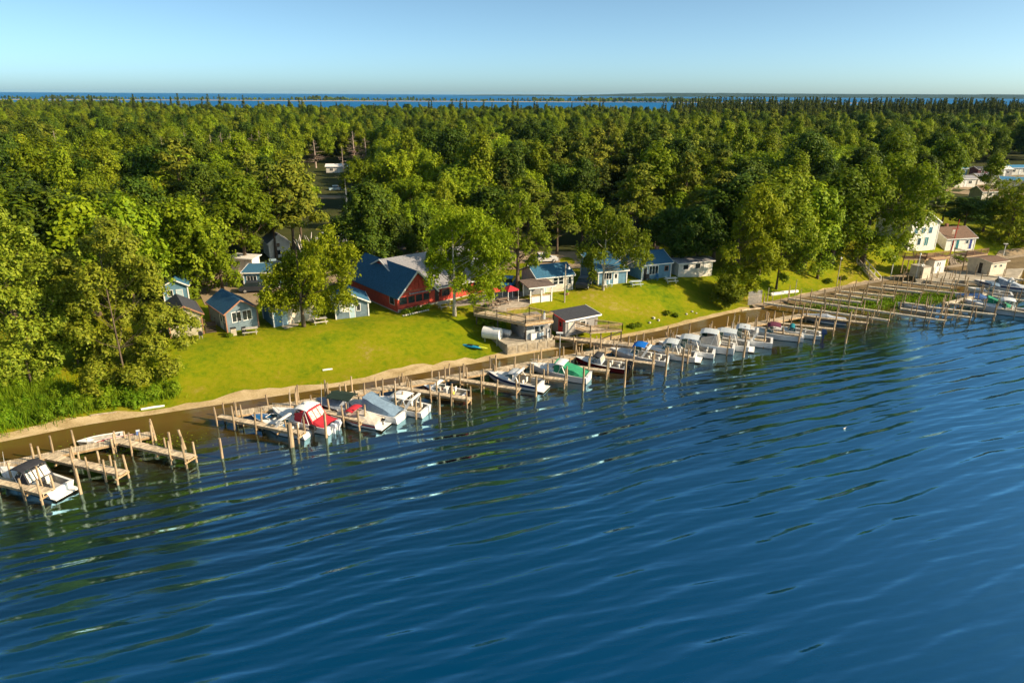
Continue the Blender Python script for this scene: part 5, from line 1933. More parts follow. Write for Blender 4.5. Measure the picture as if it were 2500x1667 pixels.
def boat(label, stern, L, B, ang=159.7, hull=None, stripe=None, fb=.62, group='boats moored at the docks', **k):
    """hull lofted from transom (x=0) to bow (x=L); deck, cockpit and whatever the options ask for"""
    p = at(*stern, 0)
    t = thing('motor_boat' if not k.get('name') else k['name'], label, 'boat', p, R_(ang), group)
    hull = hull or GELCOAT
    st = [0, .12, .3, .5, .66, .8, .91, 1.0]

    def hb(s):
        return B / 2 * (.93 + .07 * min(1, s * 4)) * (1 - max(0, (s - .42) / .58) ** 2.3 * .985)

    def sheer(s):
        return fb * (1 + .42 * s ** 1.7)
    rings, band = [], []
    for s in st:
        x = L * s + (.0 if s < 1 else .05)
        w, z = hb(s), sheer(s)
        cw = w * (.84 - .35 * max(0, s - .5))
        cz = .06 + .62 * fb * max(0, (s - .45) / .55) ** 1.6
        kz = -.32 + (fb * .9) * max(0, (s - .72) / .28) ** 2
        xo = x - (0.10 * L * 0 if s < 1 else 0)
        rings.append([(xo, w, z), (xo - .35 * max(0, s - .8), cw, cz), (xo - .55 * max(0, s - .8) * 2, 0, kz), (xo - .35 * max(0, s - .8), -cw, cz), (xo, -w, z)])
        band.append((xo, w, z))
    h = MB()
    h.loft(rings, closed=False, caps=False)
    h.add(rings[0], [(0, 1, 2, 3, 4)])
    ho = h.build('hull', hull, t, smooth=False)
    if stripe:
        s_ = MB()
        for sg in (1, -1):
            pr = []
            for (x, w, z) in band:
                pr.append([(x, sg * (w + .012), z - .06), (x, sg * (w * .985 + .012), z - .06 - .22 * fb / .62)])
            s_.loft(pr, closed=False, caps=False)
        s_.build('stripe', stripe, ho)
    # gunwale rub rail
    g = MB()
    for sg in (1, -1):
        g.path([(x, sg * w, z) for x, w, z in band], [.035] * len(band), 5)
    g.build('rub_rail', k.get('rail', WHITE), ho)
    cs = k.get('cockpit', .52)                       # cockpit reaches this far forward
    d = MB()
    n = 7
    fw = [(cs + (1 - cs) * i / (n - 1)) for i in range(n)]
    for i in range(n - 1):
        a, b_ = fw[i], fw[i + 1]
        ca, cb_ = .10 * (1 - i / (n - 1)), .10 * (1 - (i + 1) / (n - 1))
        d.add([(L * a, hb(a), sheer(a)), (L * a, 0, sheer(a) + ca), (L * a, -hb(a), sheer(a)), (L * b_, hb(b_), sheer(b_)), (L * b_, 0, sheer(b_) + cb_), (L * b_, -hb(b_), sheer(b_))],
              [(0, 3, 4, 1), (1, 4, 5, 2)])
    gw = .16
    ns = [cs * i / 4 for i in range(5)]
    for i in range(4):
        for sg in (1, -1):
            a, b_ = ns[i], ns[i + 1]
            d.add([(L * a, sg * hb(a), sheer(a)), (L * b_, sg * hb(b_), sheer(b_)), (L * b_, sg * (hb(b_) - gw), sheer(b_)), (L * a, sg * (hb(a) - gw), sheer(a))], [(0, 1, 2, 3)])
    d.add([(0, hb(0) - gw, sheer(0)), (.28, hb(0) - gw, sheer(0)), (.28, -hb(0) + gw, sheer(0)), (0, -hb(0) + gw, sheer(0))], [(0, 1, 2, 3)])
    d.build('deck', k.get('deck', GELCOAT), t)
    c = MB()
    fl = .16
    wi = hb(.1) - gw
    c.add([(.28, wi, fl), (L * cs, wi, fl), (L * cs, -wi, fl), (.28, -wi, fl), (.28, wi, sheer(0)), (L * cs, wi, sheer(cs)), (L * cs, -wi, sheer(cs)), (.28, -wi, sheer(0))],
          [(0, 1, 2, 3), (0, 4, 5, 1), (2, 6, 7, 3), (1, 5, 6, 2), (3, 7, 4, 0)])
    c.build('cockpit', DECKIN, t)
    zs = sheer(cs)
    if k.get('seats', True) and not k.get('cover'):
        for sg in (1, -1):
            for xx in (.34, .17):
                if xx == .17 and not k.get('rear_seats'):
                    continue
                s_ = MB()
                s_.box((L * xx, sg * B * .22, .42), (.48, .46, .14))
                s_.box((L * xx - .22, sg * B * .22, .68), (.12, .46, .5))
                s_.box((L * xx, sg * B * .22, .26), (.2, .2, .22))
                s_.build('seat', SEATM, t)
    cab = k.get('cabin')
    if cab:                                          # raised trunk cabin and wrap round windscreen
        x0, x1 = L * cs, L * min(.86, cs + .30)
        w0, w1 = hb(cs) * .78, hb(min(.86, cs + .30)) * .5
        z0, z1 = zs - .02, zs + cab
        m = MB()
        m.loft([[(x0, w0, z0), (x0, w0 * .9, z1), (x0, -w0 * .9, z1), (x0, -w0, z0)], [(x1, w1, z0 + .1), (x1 - .35, w1 * .9, z1 * .96 + .03), (x1 - .35, -w1 * .9, z1 * .96 + .03), (x1, -w1, z0 + .1)]])
        m.build('cabin', GELCOAT, t)
    wsx = L * cs
    wz = zs + (cab or 0)
    if k.get('screen', True):
        hgt = k.get('screen_h', .5)
        wb = hb(cs) * .80
        m = MB()
        fx = .55
        a = [(wsx - .5, wb, wz - (cab or 0) + .02), (wsx + fx, wb * .72, wz + .02), (wsx + fx, -wb * .72, wz + .02), (wsx - .5, -wb, wz - (cab or 0) + .02)]
        u_ = [(wsx - .5, wb * .92, wz + hgt), (wsx + fx - .42, wb * .62, wz + hgt), (wsx + fx - .42, -wb * .62, wz + hgt), (wsx - .5, -wb * .92, wz + hgt)]
        m.loft([a, u_], closed=False, caps=False)
        so = m.build('windscreen', SCREEN, t)
        fm = MB()
        for i in range(3):
            fm.bar(u_[i], u_[i + 1], .05, .05)
        for i in range(4):
            fm.bar(a[i], u_[i], .045, .045)
        fm.build('frame', WHITE, so)
    top = k.get('top')
    if top:                                          # hard top or bimini: (kind, length, material, height)
        kind, tl, tm, th = top
        x1 = wsx + k.get('top_fwd', .25)
        x0 = x1 - tl
        wb = B * .41
        z1 = wz + th
        m = MB()
        rg = []
        for i in range(6):
            f = i / 5
            x = x0 + (x1 - x0) * f
            sag = .10 * math.sin(math.pi * f) - (.10 if f == 1 else 0)
            rg.append([(x, wb, z1 + sag - .08), (x, wb * .6, z1 + sag + .04), (x, -wb * .6, z1 + sag + .04), (x, -wb, z1 + sag - .08),
                       (x, -wb, z1 + sag - .13), (x, -wb * .6, z1 + sag - .03), (x, wb * .6, z1 + sag - .03), (x, wb, z1 + sag - .13)])
        m.loft(rg)
        to = m.build('hardtop' if kind == 'hard' else 'bimini', tm, t)
        s_ = MB()
        for sg in (1, -1):
            if kind == 'hard':
                s_.bar((x0 + .25, sg * wb * .95, z1 - .1), (x0 - .25, sg * (B * .44), sheer(.2)), .10, .05)
                s_.bar((x0 + .25, sg * wb * .95, z1 - .1), (x0 + .65, sg * (B * .44), sheer(.3)), .07, .04)
                s_.bar((x1 - .1, sg * wb * .85, z1 - .15), (wsx + .1, sg * hb(cs) * .7, wz + .3), .06, .05)
            else:
                for xa in (x0 + .08, x1 - .12):
                    MB().tube((xa, sg * wb * .98, z1 - .12), ((x0 + x1) / 2, sg * B * .45, sheer(.35)), .02, n=5).build('support', CHROME, to)
        if kind == 'hard':
            s_.build('support', WHITE, to)
        if k.get('radar'):
            MB().path([((x0 + x1) / 2, 0, z1 + .06), ((x0 + x1) / 2, 0, z1 + .30)], [.24, .22], 10).build('radar_dome', WHITE, to)
        cu = k.get('curtain')
        if cu:                                       # canvas back curtain with clear panels
            cm, rake = cu
            m = MB()
            m.add([(x0 + .02, wb * .97, z1 - .12), (x0 - rake, B * .43, sheer(.2)), (x0 - rake, -B * .43, sheer(.2)), (x0 + .02, -wb * .97, z1 - .12)], [(0, 1, 2, 3)])
            for sg in (1, -1):
                m.add([(x0 + .02, sg * wb * .97, z1 - .12), (x0 - rake, sg * B * .43, sheer(.2)), (wsx, sg * hb(cs) * .86, zs), (wsx + .1, sg * hb(cs) * .8, wz + .4)], [(0, 1, 2, 3)])
            co = m.build('curtain', cm, t)
            m = MB()
            e = Vector((-.03, 0, .01))
            a_, b2 = Vector((x0 + .02, wb * .97, z1 - .12)), Vector((x0 - rake, B * .43, sheer(.2)))
            a3, b3 = Vector((x0 + .02, -wb * .97, z1 - .12)), Vector((x0 - rake, -B * .43, sheer(.2)))
            for i in range(3):
                f0, f1 = .06 + i * .31, .32 + i * .31
                q = [a_.lerp(a3, f0).lerp(b2.lerp(b3, f0), .1), a_.lerp(a3, f1).lerp(b2.lerp(b3, f1), .1), a_.lerp(a3, f1).lerp(b2.lerp(b3, f1), .72), a_.lerp(a3, f0).lerp(b2.lerp(b3, f0), .72)]
                m.add([v + e for v in q], [(0, 1, 2, 3)])
            m.build('clear_panel', CLEARV, co)
    if k.get('slope'):                               # canvas falling from the screen or top to the transom
        cm = k['slope']
        zt = wz + k.get('slope_h', .95)
        m = MB()
        rg = []
        for i in range(7):
            f = i / 6
            x = wsx + .2 - (wsx - .1) * f
            z = zt * (1 - f) ** .9 + (sheer(0) + .10) * (1 - (1 - f) ** .9)
            wv_ = B * .42 + (B * .04) * f
            sg_ = .05 * math.sin(f * 12)
            rg.append([(x, wv_, sheer(.2) + .02), (x, wv_ * .82, z - .06 + sg_), (x, 0, z + .05), (x, -wv_ * .82, z - .06 + sg_), (x, -wv_, sheer(.2) + .02)])
        m.loft(rg, closed=False, caps=False)
        m.add([rg[0][0], rg[0][1], rg[0][2], rg[0][3], rg[0][4]], [(0, 1, 2, 3, 4)])
        m.build('canvas_cover', cm, t)
    if k.get('cover'):                               # fitted mooring cover over the whole boat
        cm = k['cover']
        m = MB()
        rg = []
        for i, s in enumerate((.0, .12, .3, .45, .6, .76, .9, .985)):
            w = hb(s) + .03
            zz = sheer(s)
            pk = (.22 + .5 * math.exp(-((s - k.get('cover_peak', .5)) / .2) ** 2)) * k.get('cover_h', 1.0) * (1 if s < .95 else .2)
            wr = .03 * math.sin(i * 2.7)
            rg.append([(L * s, w, zz - .10), (L * s, w, zz + .03), (L * s, w * .5, zz + pk * .62 + wr), (L * s, 0, zz + pk), (L * s, -w * .5, zz + pk * .62 - wr), (L * s, -w, zz + .03), (L * s, -w, zz - .10)])
        m.loft(rg, closed=False, caps=False)
        m.add(rg[0], [tuple(range(7))])
        m.build('cover', cm, t)
    if k.get('arch'):
        m = MB()
        xa = L * k['arch']
        for sg in (1, -1):
            m.bar((xa + .4, sg * B * .46, sheer(.3)), (xa - .2, sg * B * .40, sheer(.3) + 1.05), .1, .26)
        m.bar((xa - .2, B * .41, sheer(.3) + 1.05), (xa - .2, -B * .41, sheer(.3) + 1.05), .26, .1)
        m.build('radar_arch', WHITE, t)
    for i, yy in enumerate(k.get('outboards', ())):
        big = k.get('ob_size', 1.0)
        m = MB()
        m.loft([[(-.55 * big, yy - .13 * big, .62), (-.05, yy - .13 * big, .62), (-.05, yy + .13 * big, .62), (-.55 * big, yy + .13 * big, .62)],
                [(-.62 * big, yy - .19 * big, .82), (.02, yy - .19 * big, .86), (.02, yy + .19 * big, .86), (-.62 * big, yy + .19 * big, .82)],
                [(-.52 * big, yy - .13 * big, 1.12 * big), (-.02, yy - .13 * big, 1.16 * big), (-.02, yy + .13 * big, 1.16 * big), (-.52 * big, yy + .13 * big, 1.12 * big)]])
        ob = m.build('outboard', k.get('ob_mat', BLACK), t)
        m = MB()
        m.box((-.26 * big, yy, .2), (.22 * big, .12 * big, .9))
        m.build('leg', k.get('ob_mat', BLACK), ob)
    if k.get('platform'):
        MB().box((-.32, 0, .16), (.66, B * .86, .08)).build('swim_platform', WHITE, t)
    for (xa, ya, hh) in k.get('antenna', ()):
        MB().tube((L * xa, B * ya, zs), (L * xa - .3, B * ya, zs + hh), .018, .008, 5).build('antenna', WHITE, t)
    if k.get('bow_rail'):
        m = MB()
        for sg in (1, -1):
            pts = [(L * s, sg * hb(s) * .92, sheer(s) + .42) for s in (cs + .12, .7, .82, .92)] + [(L * 1.0, 0, sheer(1) + .45)]
            m.path(pts, [.02] * 5, 5)
            for q, s in zip(pts[:-1], (cs + .12, .7, .82, .92)):
                m.tube((q[0], sg * hb(s) * .92, sheer(s)), q, .016, n=4)
        m.build('bow_rail', CHROME, t)
    for (xa, ya, cm, sz) in k.get('gear', ()):
        MB().box((L * xa, B * ya, .16 + sz[2] / 2), sz).build('gear_box', cm, t)
    return t


YEL = mat('plastic_yellow', (.65, .5, .04), .6, .1)
boat('white boat with black canopy and clear curtain at the left edge', (153, 1206), 6.9, 2.35, 159, top=('bimini', 1.5, CANV['black'], 1.15), curtain=(CANV['black'], .55), platform=True, fb=.68, cockpit=.56,
     screen_h=.6, antenna=((.86, .1, 2.0),), gear=((.2, .1, BLACK, (.4, .4, .5)),), bow_rail=True, stripe=mat('stripe_grey', (.4, .42, .46), .4))
boat('small open white boat with white rear arch beside the first finger dock', (756, 1066), 5.2, 2.0, 160, arch=.52, fb=.55, cockpit=.62, screen_h=.4, gear=((.18, .05, REDG, (.35, .35, .35)), (.1, -.25, CANV['beige'], (.35, .5, .4))), outboards=(-.2,), ob_mat=BLACK)
boat('white cruiser with red framed clear curtain and radar dome', (817, 1053), 7.2, 2.5, 157, top=('hard', 1.6, GELCOAT, .95), curtain=(CANV['red'], .75), cabin=.35, fb=.78, cockpit=.5, radar=True, outboards=(-.35, .35), ob_mat=mat('outboard_white', (.55, .58, .66), .35), ob_size=.9,
     antenna=((.6, .35, 3.2), (.3, -.4, 3.4)), bow_rail=True, screen_h=.55, slope=CANV['red'], slope_h=.2)
boat('low blue sports boat moored against the first finger dock', (705, 1043), 4.3, 1.6, 160, hull=BLUEG, stripe=NAVY, fb=.5, cockpit=.5, screen_h=.3, deck=BLUEG, name='sports_boat')
boat('grey covered boat under a dark green awning', (886, 1013), 5.6, 2.1, 158, cover=CANV['grey'], hull=NAVY, screen=False, fb=.58, stripe=DKRED, cover_h=.9)
boat('boat with red hull and beige mooring cover and red folded canopy', (930, 1042), 4.9, 2.1, 158, cover=CANV['beige'], hull=GELCOAT, stripe=REDG, screen=False, fb=.62, cover_peak=.35, cover_h=1.0, platform=True, outboards=(-.15,), ob_size=.6,
     top=('bimini', .9, CANV['red'], .75), top_fwd=.9)
boat('white boat with slate blue sloping canvas', (982, 1027), 6.4, 2.4, 157, slope=CANV['slate'], slope_h=1.05, fb=.78, cockpit=.58, cabin=.2, screen_h=.5, stripe=None, bow_rail=True)
boat('white hardtop boat with open stern right of the slate canvas boat', (1041, 1013), 6.3, 2.3, 159, top=('hard', 1.9, GELCOAT, 1.0), fb=.68, cockpit=.55, rear_seats=True, arch=.22, antenna=((.5, .3, 3.0),))
boat('small open red boat with white seats behind the empty finger dock', (1139, 972), 4.9, 1.9, 160, hull=DKRED, fb=.52, cockpit=.66, screen_h=.3, deck=GELCOAT, outboards=(0,), ob_size=.8, gear=((.3, .2, YEL, (.4, .4, .5)), (.5, -.1, WHITE, (.4, .5, .6))), top=('bimini', .5, WHITE, .7))
boat('white boat with navy stripe and rounded white cockpit coaming', (1321, 951), 6.3, 2.3, 155, stripe=NAVY, hull=GELCOAT, top=('hard', 1.3, mat('hardtop_grey', (.5, .54, .58), .4), .45), fb=.72, cockpit=.56, cabin=.30, arch=.42, screen_h=.4, platform=True)
boat('white cruiser with green sloping canvas over the cockpit', (1438, 931), 7.0, 2.5, 157, top=('hard', 1.2, GELCOAT, .62), slope=CANV['green'], slope_h=.72, cabin=.35, fb=.78, cockpit=.52, bow_rail=True, screen_h=.5)
boat('dark red speedboat with white deck and three outboards', (1529, 907), 6.0, 2.2, 158, hull=DKRED, fb=.66, cockpit=.6, outboards=(-.6, 0, .6), ob_mat=BLACK, screen_h=.5, top=('bimini', .9, CANV['black'], .85), curtain=(CANV['grey'], .2), rear_seats=True)
boat('white boat with bright blue canopy', (1629, 890), 6.9, 2.4, 156, top=('bimini', 1.5, CANV['blue'], 1.05), fb=.74, cockpit=.56, cabin=.18, arch=.36, rear_seats=True, bow_rail=True)
GREYTOP = mat('hardtop_pale_grey', (.52, .57, .60), .4, .05)
boat('white hardtop boat with swim platform nearest the bright blue canopy', (1699, 880), 6.6, 2.4, 158, top=('hard', 1.7, GREYTOP, .95), fb=.74, cockpit=.55, cabin=.3, platform=True, antenna=((.4, .35, 3.6),))
boat('white hardtop boat with flared rear canopy second in the white row', (1744, 871), 6.8, 2.4, 158, top=('hard', 2.2, GREYTOP, 1.05), fb=.74, cockpit=.58, cabin=.3, rear_seats=True, gear=((.12, .1, BLACK, (.4, .5, .35)),))
boat('white hardtop cruiser with side curtains third in the white row', (1792, 862), 7.2, 2.4, 158, top=('hard', 2.1, GREYTOP, 1.1), curtain=(CANV['beige'], .4), fb=.92, cockpit=.55, cabin=.35)
boat('white hardtop boat with dark cabin opening fourth in the white row', (1828, 855), 6.9, 2.4, 159, top=('hard', 2.4, GREYTOP, 1.1), fb=.78, cockpit=.55, cabin=.3, antenna=((.35, .3, 4.2), (.35, -.3, 3.2)), platform=True)
boat('white hardtop boat with zigzag rear supports at the end of the white row', (1885, 846), 7.2, 2.5, 159, top=('hard', 1.7, GREYTOP, 1.05), arch=.30, fb=.80, cockpit=.6, cabin=.3)
boat('long low white boat with maroon canopy', (1960, 831), 7.6, 2.4, 161, top=('bimini', 1.6, CANV['maroon'], 1.0), fb=.72, cockpit=.56, screen_h=.4)
boat('pale blue boat with teal folded cover and blue outboard', (2003, 826), 6.3, 2.2, 158, hull=mat('gelcoat_pale_blue', (.45, .55, .62), .3), fb=.62, cockpit=.58, outboards=(0,), ob_mat=NAVY, ob_size=1.1, top=('bimini', .6, CANV['teal'], .6), rear_seats=True)
boat('grey covered boat beside the last finger dock', (2064, 791), 5.6, 2.2, 160, cover=CANV['grey'], screen=False, fb=.6, cover_h=.8, stripe=NAVY)
boat('grey covered hull among the old marina fingers', (2284, 762), 5.0, 2.0, 150, cover=CANV['grey'], screen=False, fb=.5, cover_h=.5)
boat('blue covered boat left at the right edge marina', (2437, 742), 5.8, 2.2, 152, cover=mat('canvas_royal', (.05, .12, .30), .8), screen=False, fb=.62, cover_h=.9)
boat('white boat with slate canopy behind the blue covered boat', (2470, 728), 6.0, 2.3, 152, top=('bimini', 1.4, CANV['slate'], 1.1), fb=.7)
boat('white boat with green cover at the right edge marina', (2472, 762), 6.2, 2.3, 152, slope=CANV['green'], slope_h=.9, fb=.8, cabin=.2)
boat('white cruiser cut by the right edge', (2506, 772), 6.4, 2.4, 152, top=('hard', 1.8, GELCOAT, 1.0), fb=.8, cabin=.3)
boat('pale sport cruiser with blue hull band near the boathouse', (2500, 712), 7.0, 2.4, 152, stripe=NAVY, slope=CANV['grey'], slope_h=.8, fb=.8, cabin=.3, arch=.3)
boat('small red rowing boat moored behind the left dock', (345, 1072), 3.6, 1.3, 205, hull=REDG, fb=.36, cockpit=.8, screen=False, seats=False, deck=REDG, name='rowing_boat')
boat('grey aluminium rowing boat behind the left dock', (303, 1068), 3.6, 1.3, 208, hull=CHROME, fb=.36, cockpit=.8, screen=False, seats=False, name='rowing_boat')
# dark awning over the grey covered boat
p = at(840, 1000, 0)
t = thing('boat_awning', 'dark green canvas awning over the grey covered boat', 'awning', p, R_(159.7))
m = MB()
m.loft([[(x, -1.0, 1.55), (x, 0, 1.85), (x, 1.0, 1.55), (x, 1.0, 1.50), (x, 0, 1.80), (x, -1.0, 1.50)] for x in (-1.3, 1.3)])
m.build('canvas', mat('canvas_dark_green', (.02, .04, .03), .85, .1), t)
for x in (-1.2, 1.2):
    for y in (-.95, .95):
        MB().tube((x, y, -1.2), (x, y, 1.52), .04, n=6).build('pole', CHROME, t)

# ================================================================== SMALL THINGS
# patio, yards and roads
def pad(name, uvs, m, lift=.03):
    pts = [at(*q) for q in uvs]
    c = sum(pts, Vector()) / len(pts)
    b = MB()
    n = 6
    vs_, fs = [], []
    # fan of rings so that the sheet follows the ground
    k = len(pts)
    for i in range(n + 1):
        for p in pts:
            q = c.lerp(p, i / n)
            vs_.append((q.x, q.y, land_h(q.x, q.y) + lift))
    for i in range(n):
        for j in range(k):
            a, b2 = i * k + j, i * k + (j + 1) % k
            fs.append((a, b2, b2 + k, a + k) if i else (a, b2 + k, a + k))
    b.add(vs_, fs)
    return b.build(name, m, kind='structure')


PATIO = mat('patio_concrete', (.36, .31, .25), .95, .2, 1.5)
pad('patio', [(1105, 748), (1165, 768), (1235, 762), (1290, 748), (1300, 735), (1290, 712), (1235, 712), (1170, 722), (1110, 738)], PATIO, .05)
pad('yard', [(500, 745), (700, 745), (800, 700), (960, 640), (780, 640), (560, 650), (480, 700)], DIRT, .035)
pad('parking_lot', [(760, 605), (1040, 612), (1080, 585), (1000, 560), (790, 560)], ASPHALT, .05)
pad('sandy_lot', [(820, 640), (1000, 640), (1060, 607), (760, 604)], DIRT, .042)
pad('parking_lot', [(1170, 660), (1420, 655), (1430, 615), (1200, 612)], DIRT, .04)
pad('road', [(770, 485), (850, 485), (840, 438), (785, 438)], DIRT, .04)
pad('grass_patch', [(770, 562), (960, 562), (950, 548), (780, 548)], LAWN, .06)
pad('grass_patch', [(780, 440), (850, 440), (850, 415), (780, 415)], LAWN, .06)
pad('road', [(1490, 560), (1560, 560), (1545, 500), (1500, 500)], ASPHALT, .05)
pad('yard', [(2310, 470), (2500, 490), (2520, 430), (2300, 425)], DIRT, .04)
pad('driveway', [(2420, 640), (2540, 650), (2540, 600), (2440, 612)], DIRT, .06)
V, F = [], []
xs = np.arange(36, 104, 1.5)
for x in xs:                                         # footpath along the foot of the right bank
    y0 = float(np.interp(x, _sx, _sy))
    for a in (-.2, .3, .8, 1.3):
        V.append((x, y0 + a, max(.34, land_h(x, y0 + a) + .05)))
for i in range(len(xs) - 1):
    for j in range(3):
        F.append((i * 4 + j, (i + 1) * 4 + j, (i + 1) * 4 + j + 1, i * 4 + j + 1))
link('footpath', raw_mesh('footpath', V, F, mat('path_grit', (.34, .27, .19), .95, .2, 1.2)), kind='structure')
q = [at(2236, 684, .88), at(2480, 684, .88), at(2500, 655, .88), at(2230, 665, .88)]
t = thing('quay', 'concrete quay carrying the two boathouses on the right', 'quay', q[0])
MB().prism([((p - q[0]).x, (p - q[0]).y) for p in q], -2.2, 0.0).build('slab', CONCRETE, t)

# poles and masts
def lamp_pole(lab, uv, vt, kind='arm', m=None, z=None, r=.075):
    p = at(*uv) if z is None else at(uv[0], uv[1], z)
    h = top_z(p, vt) - p.z
    t = thing('lamp_post', lab, 'lamp post', p)
    MB().path([(0, 0, -.3), (0, 0, h)], [r, r * .7], 8).build('pole', m or GREYMETAL, t)
    b = MB()
    if kind == 'arm':
        b.bar((0, 0, h - .5), (.45, -.1, h - .42), .05, .05)
        b.build('arm', m or GREYMETAL, t)
        MB().path([(.45, -.1, h - .62), (.45, -.1, h - .36)], [.2, .1], 8).build('lamp_head', WHITE, t)
    elif kind == 'tee':
        b.bar((-.45, .05, h - .03), (.3, -.05, h - .03), .34, .12)
        b.build('lamp_head', WHITE, t)
    else:
        b.path([(0, 0, h), (0, 0, h + .28)], [.17, .1], 8)
        b.build('lamp_head', WHITE, t)
    return t


POLEWOOD = mat('pole_weathered', (.42, .36, .28), .9, .15, 4.0)
lamp_pole('tall lamp pole on the lawn right of the kiosk', (1378, 738), 645, 'arm', POLEWOOD, r=.1)
lamp_pole('lamp with flat head standing on the long dock before the fuel shop', (1366, 876), 812, 'tee', GREYMETAL, .88)
lamp_pole('white lamp post on the grassy bank right of the stairs', (2173, 683), 630, 'globe', WHITE)
lamp_pole('white lamp post beside the cream block at the bank', (2233, 690), 622, 'globe', WHITE)
lamp_pole('thin wooden lamp pole below the giant willow', (2043, 693), 632, 'globe', POLEWOOD)
lamp_pole('short white lamp post at the upper right by the driveway', (2449, 626), 595, 'tee', WHITE)
lamp_pole('lamp pole rising out of the wood left of the tall pines', (1587, 455), 378, 'arm', GREYMETAL)
p = at(853, 584)
h = top_z(p, 437) - p.z
t = thing('lattice_mast', 'slim triangular lattice mast beside the parking lot', 'mast', p)
leg = [Vector((.16 * math.cos(a), .16 * math.sin(a), 0)) for a in (0.3, 2.4, 4.5)]
for l_ in leg:
    MB().tube(l_ * 1.3, l_ * .5 + Vector((0, 0, h * .86)), .032, .022, 5).build('leg', CHROME, t)
b = MB()
n = 26
for i in range(n):
    for j in range(3):
        s0, s1 = 1.3 - .8 * i / n, 1.3 - .8 * (i + 1) / n
        b.tube(leg[j] * s0 + Vector((0, 0, h * .86 * i / n)), leg[(j + 1) % 3] * s1 + Vector((0, 0, h * .86 * (i + 1) / n)), .016, n=4)
b.build('brace', CHROME, t)
MB().tube((0, 0, h * .86), (0, 0, h), .03, .012, 5).build('antenna', CHROME, t)
p = at(2322, 614)
h = top_z(p, 536) - p.z
t = thing('flagpole', 'tall red flagpole with crossarm and hanging shop sign', 'flagpole', p)
MB().path([(0, 0, -.2), (.25, 0, h)], [.09, .06], 8).build('pole', TRIM_RED, t)
MB().bar((-.75, 0, h * .72), (.6, 0, h * .72), .08, .08).build('crossarm', TRIM_RED, t)
MB().box((-.38, -.02, h * .72 - .62), (.5, .06, .9)).build('sign_board', mat('sign_cream', (.75, .55, .40), .5, .2, 3.0), t)
MB().box((-.38, -.06, h * .72 - .40), (.4, .03, .2)).build('sign_panel', WHITE, t)
# guest posts along the bank
for i, (u, v, vt) in enumerate(((1940, 722, 682), (1872, 742, 702), (1885, 735, 712))):
    p = at(u, v)
    h = top_z(p, vt) - p.z
    o = MB().path([(0, 0, -.3), (0, 0, h)], [.06, .05], 6).build('stake', POLEWOOD, None, p)
    tag(o, ['tall stake standing behind the white timber on the bank', 'stake beside the white board', 'short stake right of the white board'][i], 'stake')

# white board, timbers, stairs, rocks
a, b_ = at(1826, 746), at(1858, 741)
t = thing('leaning_board', 'big pale board wall leaning on the bank under the leafy tree', 'board', a, math.atan2(b_.y - a.y, b_.x - a.x))
L = (b_ - a).length
for i in range(7):
    m = MB()
    m.bar((L * (i + .5) / 7, 0, -.1), (L * (i + .5) / 7 + .25, .35, 2.0 + .05 * (i % 2)), L / 7 - .02, .05)
    m.build('plank', mat('pale_planks', (.60, .54, .46), .85, .12, 3.0, .12), t)
MB().bar((0, .25, 1.2), (L, .25, 1.2), .08, .08).build('batten', WOOD, t)
for (a, b_, r, lab, m) in (((1881, 722), (1947, 714), .28, 'thick white timber lying along the foot of the right bank', WHITE), ((345, 1001), (402, 992), .12, 'white driftwood beam lying on the sand below the poplars', WHITE),
                           ((1811, 759), (1866, 753), .12, 'pale log at the water edge below the white board', WOOD), ((788, 905), (812, 902), .1, 'white driftwood on the lawn edge', WHITE),
                           ((220, 1015), (285, 1007), .08, 'pale stick lying on the left beach', WOOD), ((1997, 712), (2070, 703), .12, 'pale edging timber by the footpath', WOOD)):
    A, B_ = at(*a), at(*b_)
    o = MB().path([A + Vector((0, 0, r * .7)) - A, A.lerp(B_, .5) - A + Vector((0, 0, r * .9)), B_ - A + Vector((0, 0, r * .7))], [r, r * 1.05, r * .85], 8).build('log', m, None, A)
    tag(o, lab, 'log')
A, B_ = at(2141, 689), at(2099, 642)
t = thing('stairs', 'wooden bank stairs with pale handrails', 'stairs', A, math.atan2(B_.y - A.y, B_.x - A.x))
L = math.hypot(B_.x - A.x, B_.y - A.y)
H = B_.z - A.z
for i in range(14):
    f = i / 13
    MB().box((L * f, 0, H * f + .1), (.34, 1.0, .07)).build('step', WOOD, t)
for s in (-.6, .6):
    m = MB()
    m.bar((0, s, .95), (L, s, H + .95), .09, .12)
    m.bar((0, s, .05), (L, s, H + .05), .08, .2)
    for i in range(4):
        m.bar((L * i / 3, s, H * i / 3), (L * i / 3, s, H * i / 3 + .95), .09, .09)
    m.build('handrail', WHITE if s < 0 else WOOD, t)
rk = MB()
rg = random.Random(9)


def stone(b, c, r):
    vs_, fs = [], []
    for i in range(3):
        for j in range(6):
            a = j * 1.047 + i * .4
            rr = r * rg.uniform(.7, 1.1) * (.75, 1.0, .6)[i]
            vs_.append((c[0] + rr * math.cos(a), c[1] + rr * math.sin(a), c[2] + r * (-.4, .1, .55)[i]))
    for i in range(2):
        for j in range(6):
            fs.append((i * 6 + j, i * 6 + (j + 1) % 6, i * 6 + 6 + (j + 1) % 6, i * 6 + 6 + j))
    fs.append(tuple(range(12, 18)))
    b.add(vs_, fs)


for i in range(420):
    f, q = rg.random(), rg.random()
    p = at(2318 + 62 * f, 655 - 34 * q + 6 * f)
    stone(rk, (p.x, p.y, land_h(p.x, p.y) + .1), rg.uniform(.12, .34))
for i in range(520):
    f, q = rg.random(), rg.random()
    p = at(2462 + 70 * f, 668 - 34 * q + 10 * f)
    stone(rk, (p.x, p.y, land_h(p.x, p.y) + .12), rg.uniform(.15, .4))
o = rk.build('rocks', mat('rip_rap', (.36, .29, .22), .95, .3, 4.0, .3), kind='stuff')
tag(o, 'loose brown rocks heaped along the right bank', 'rocks')
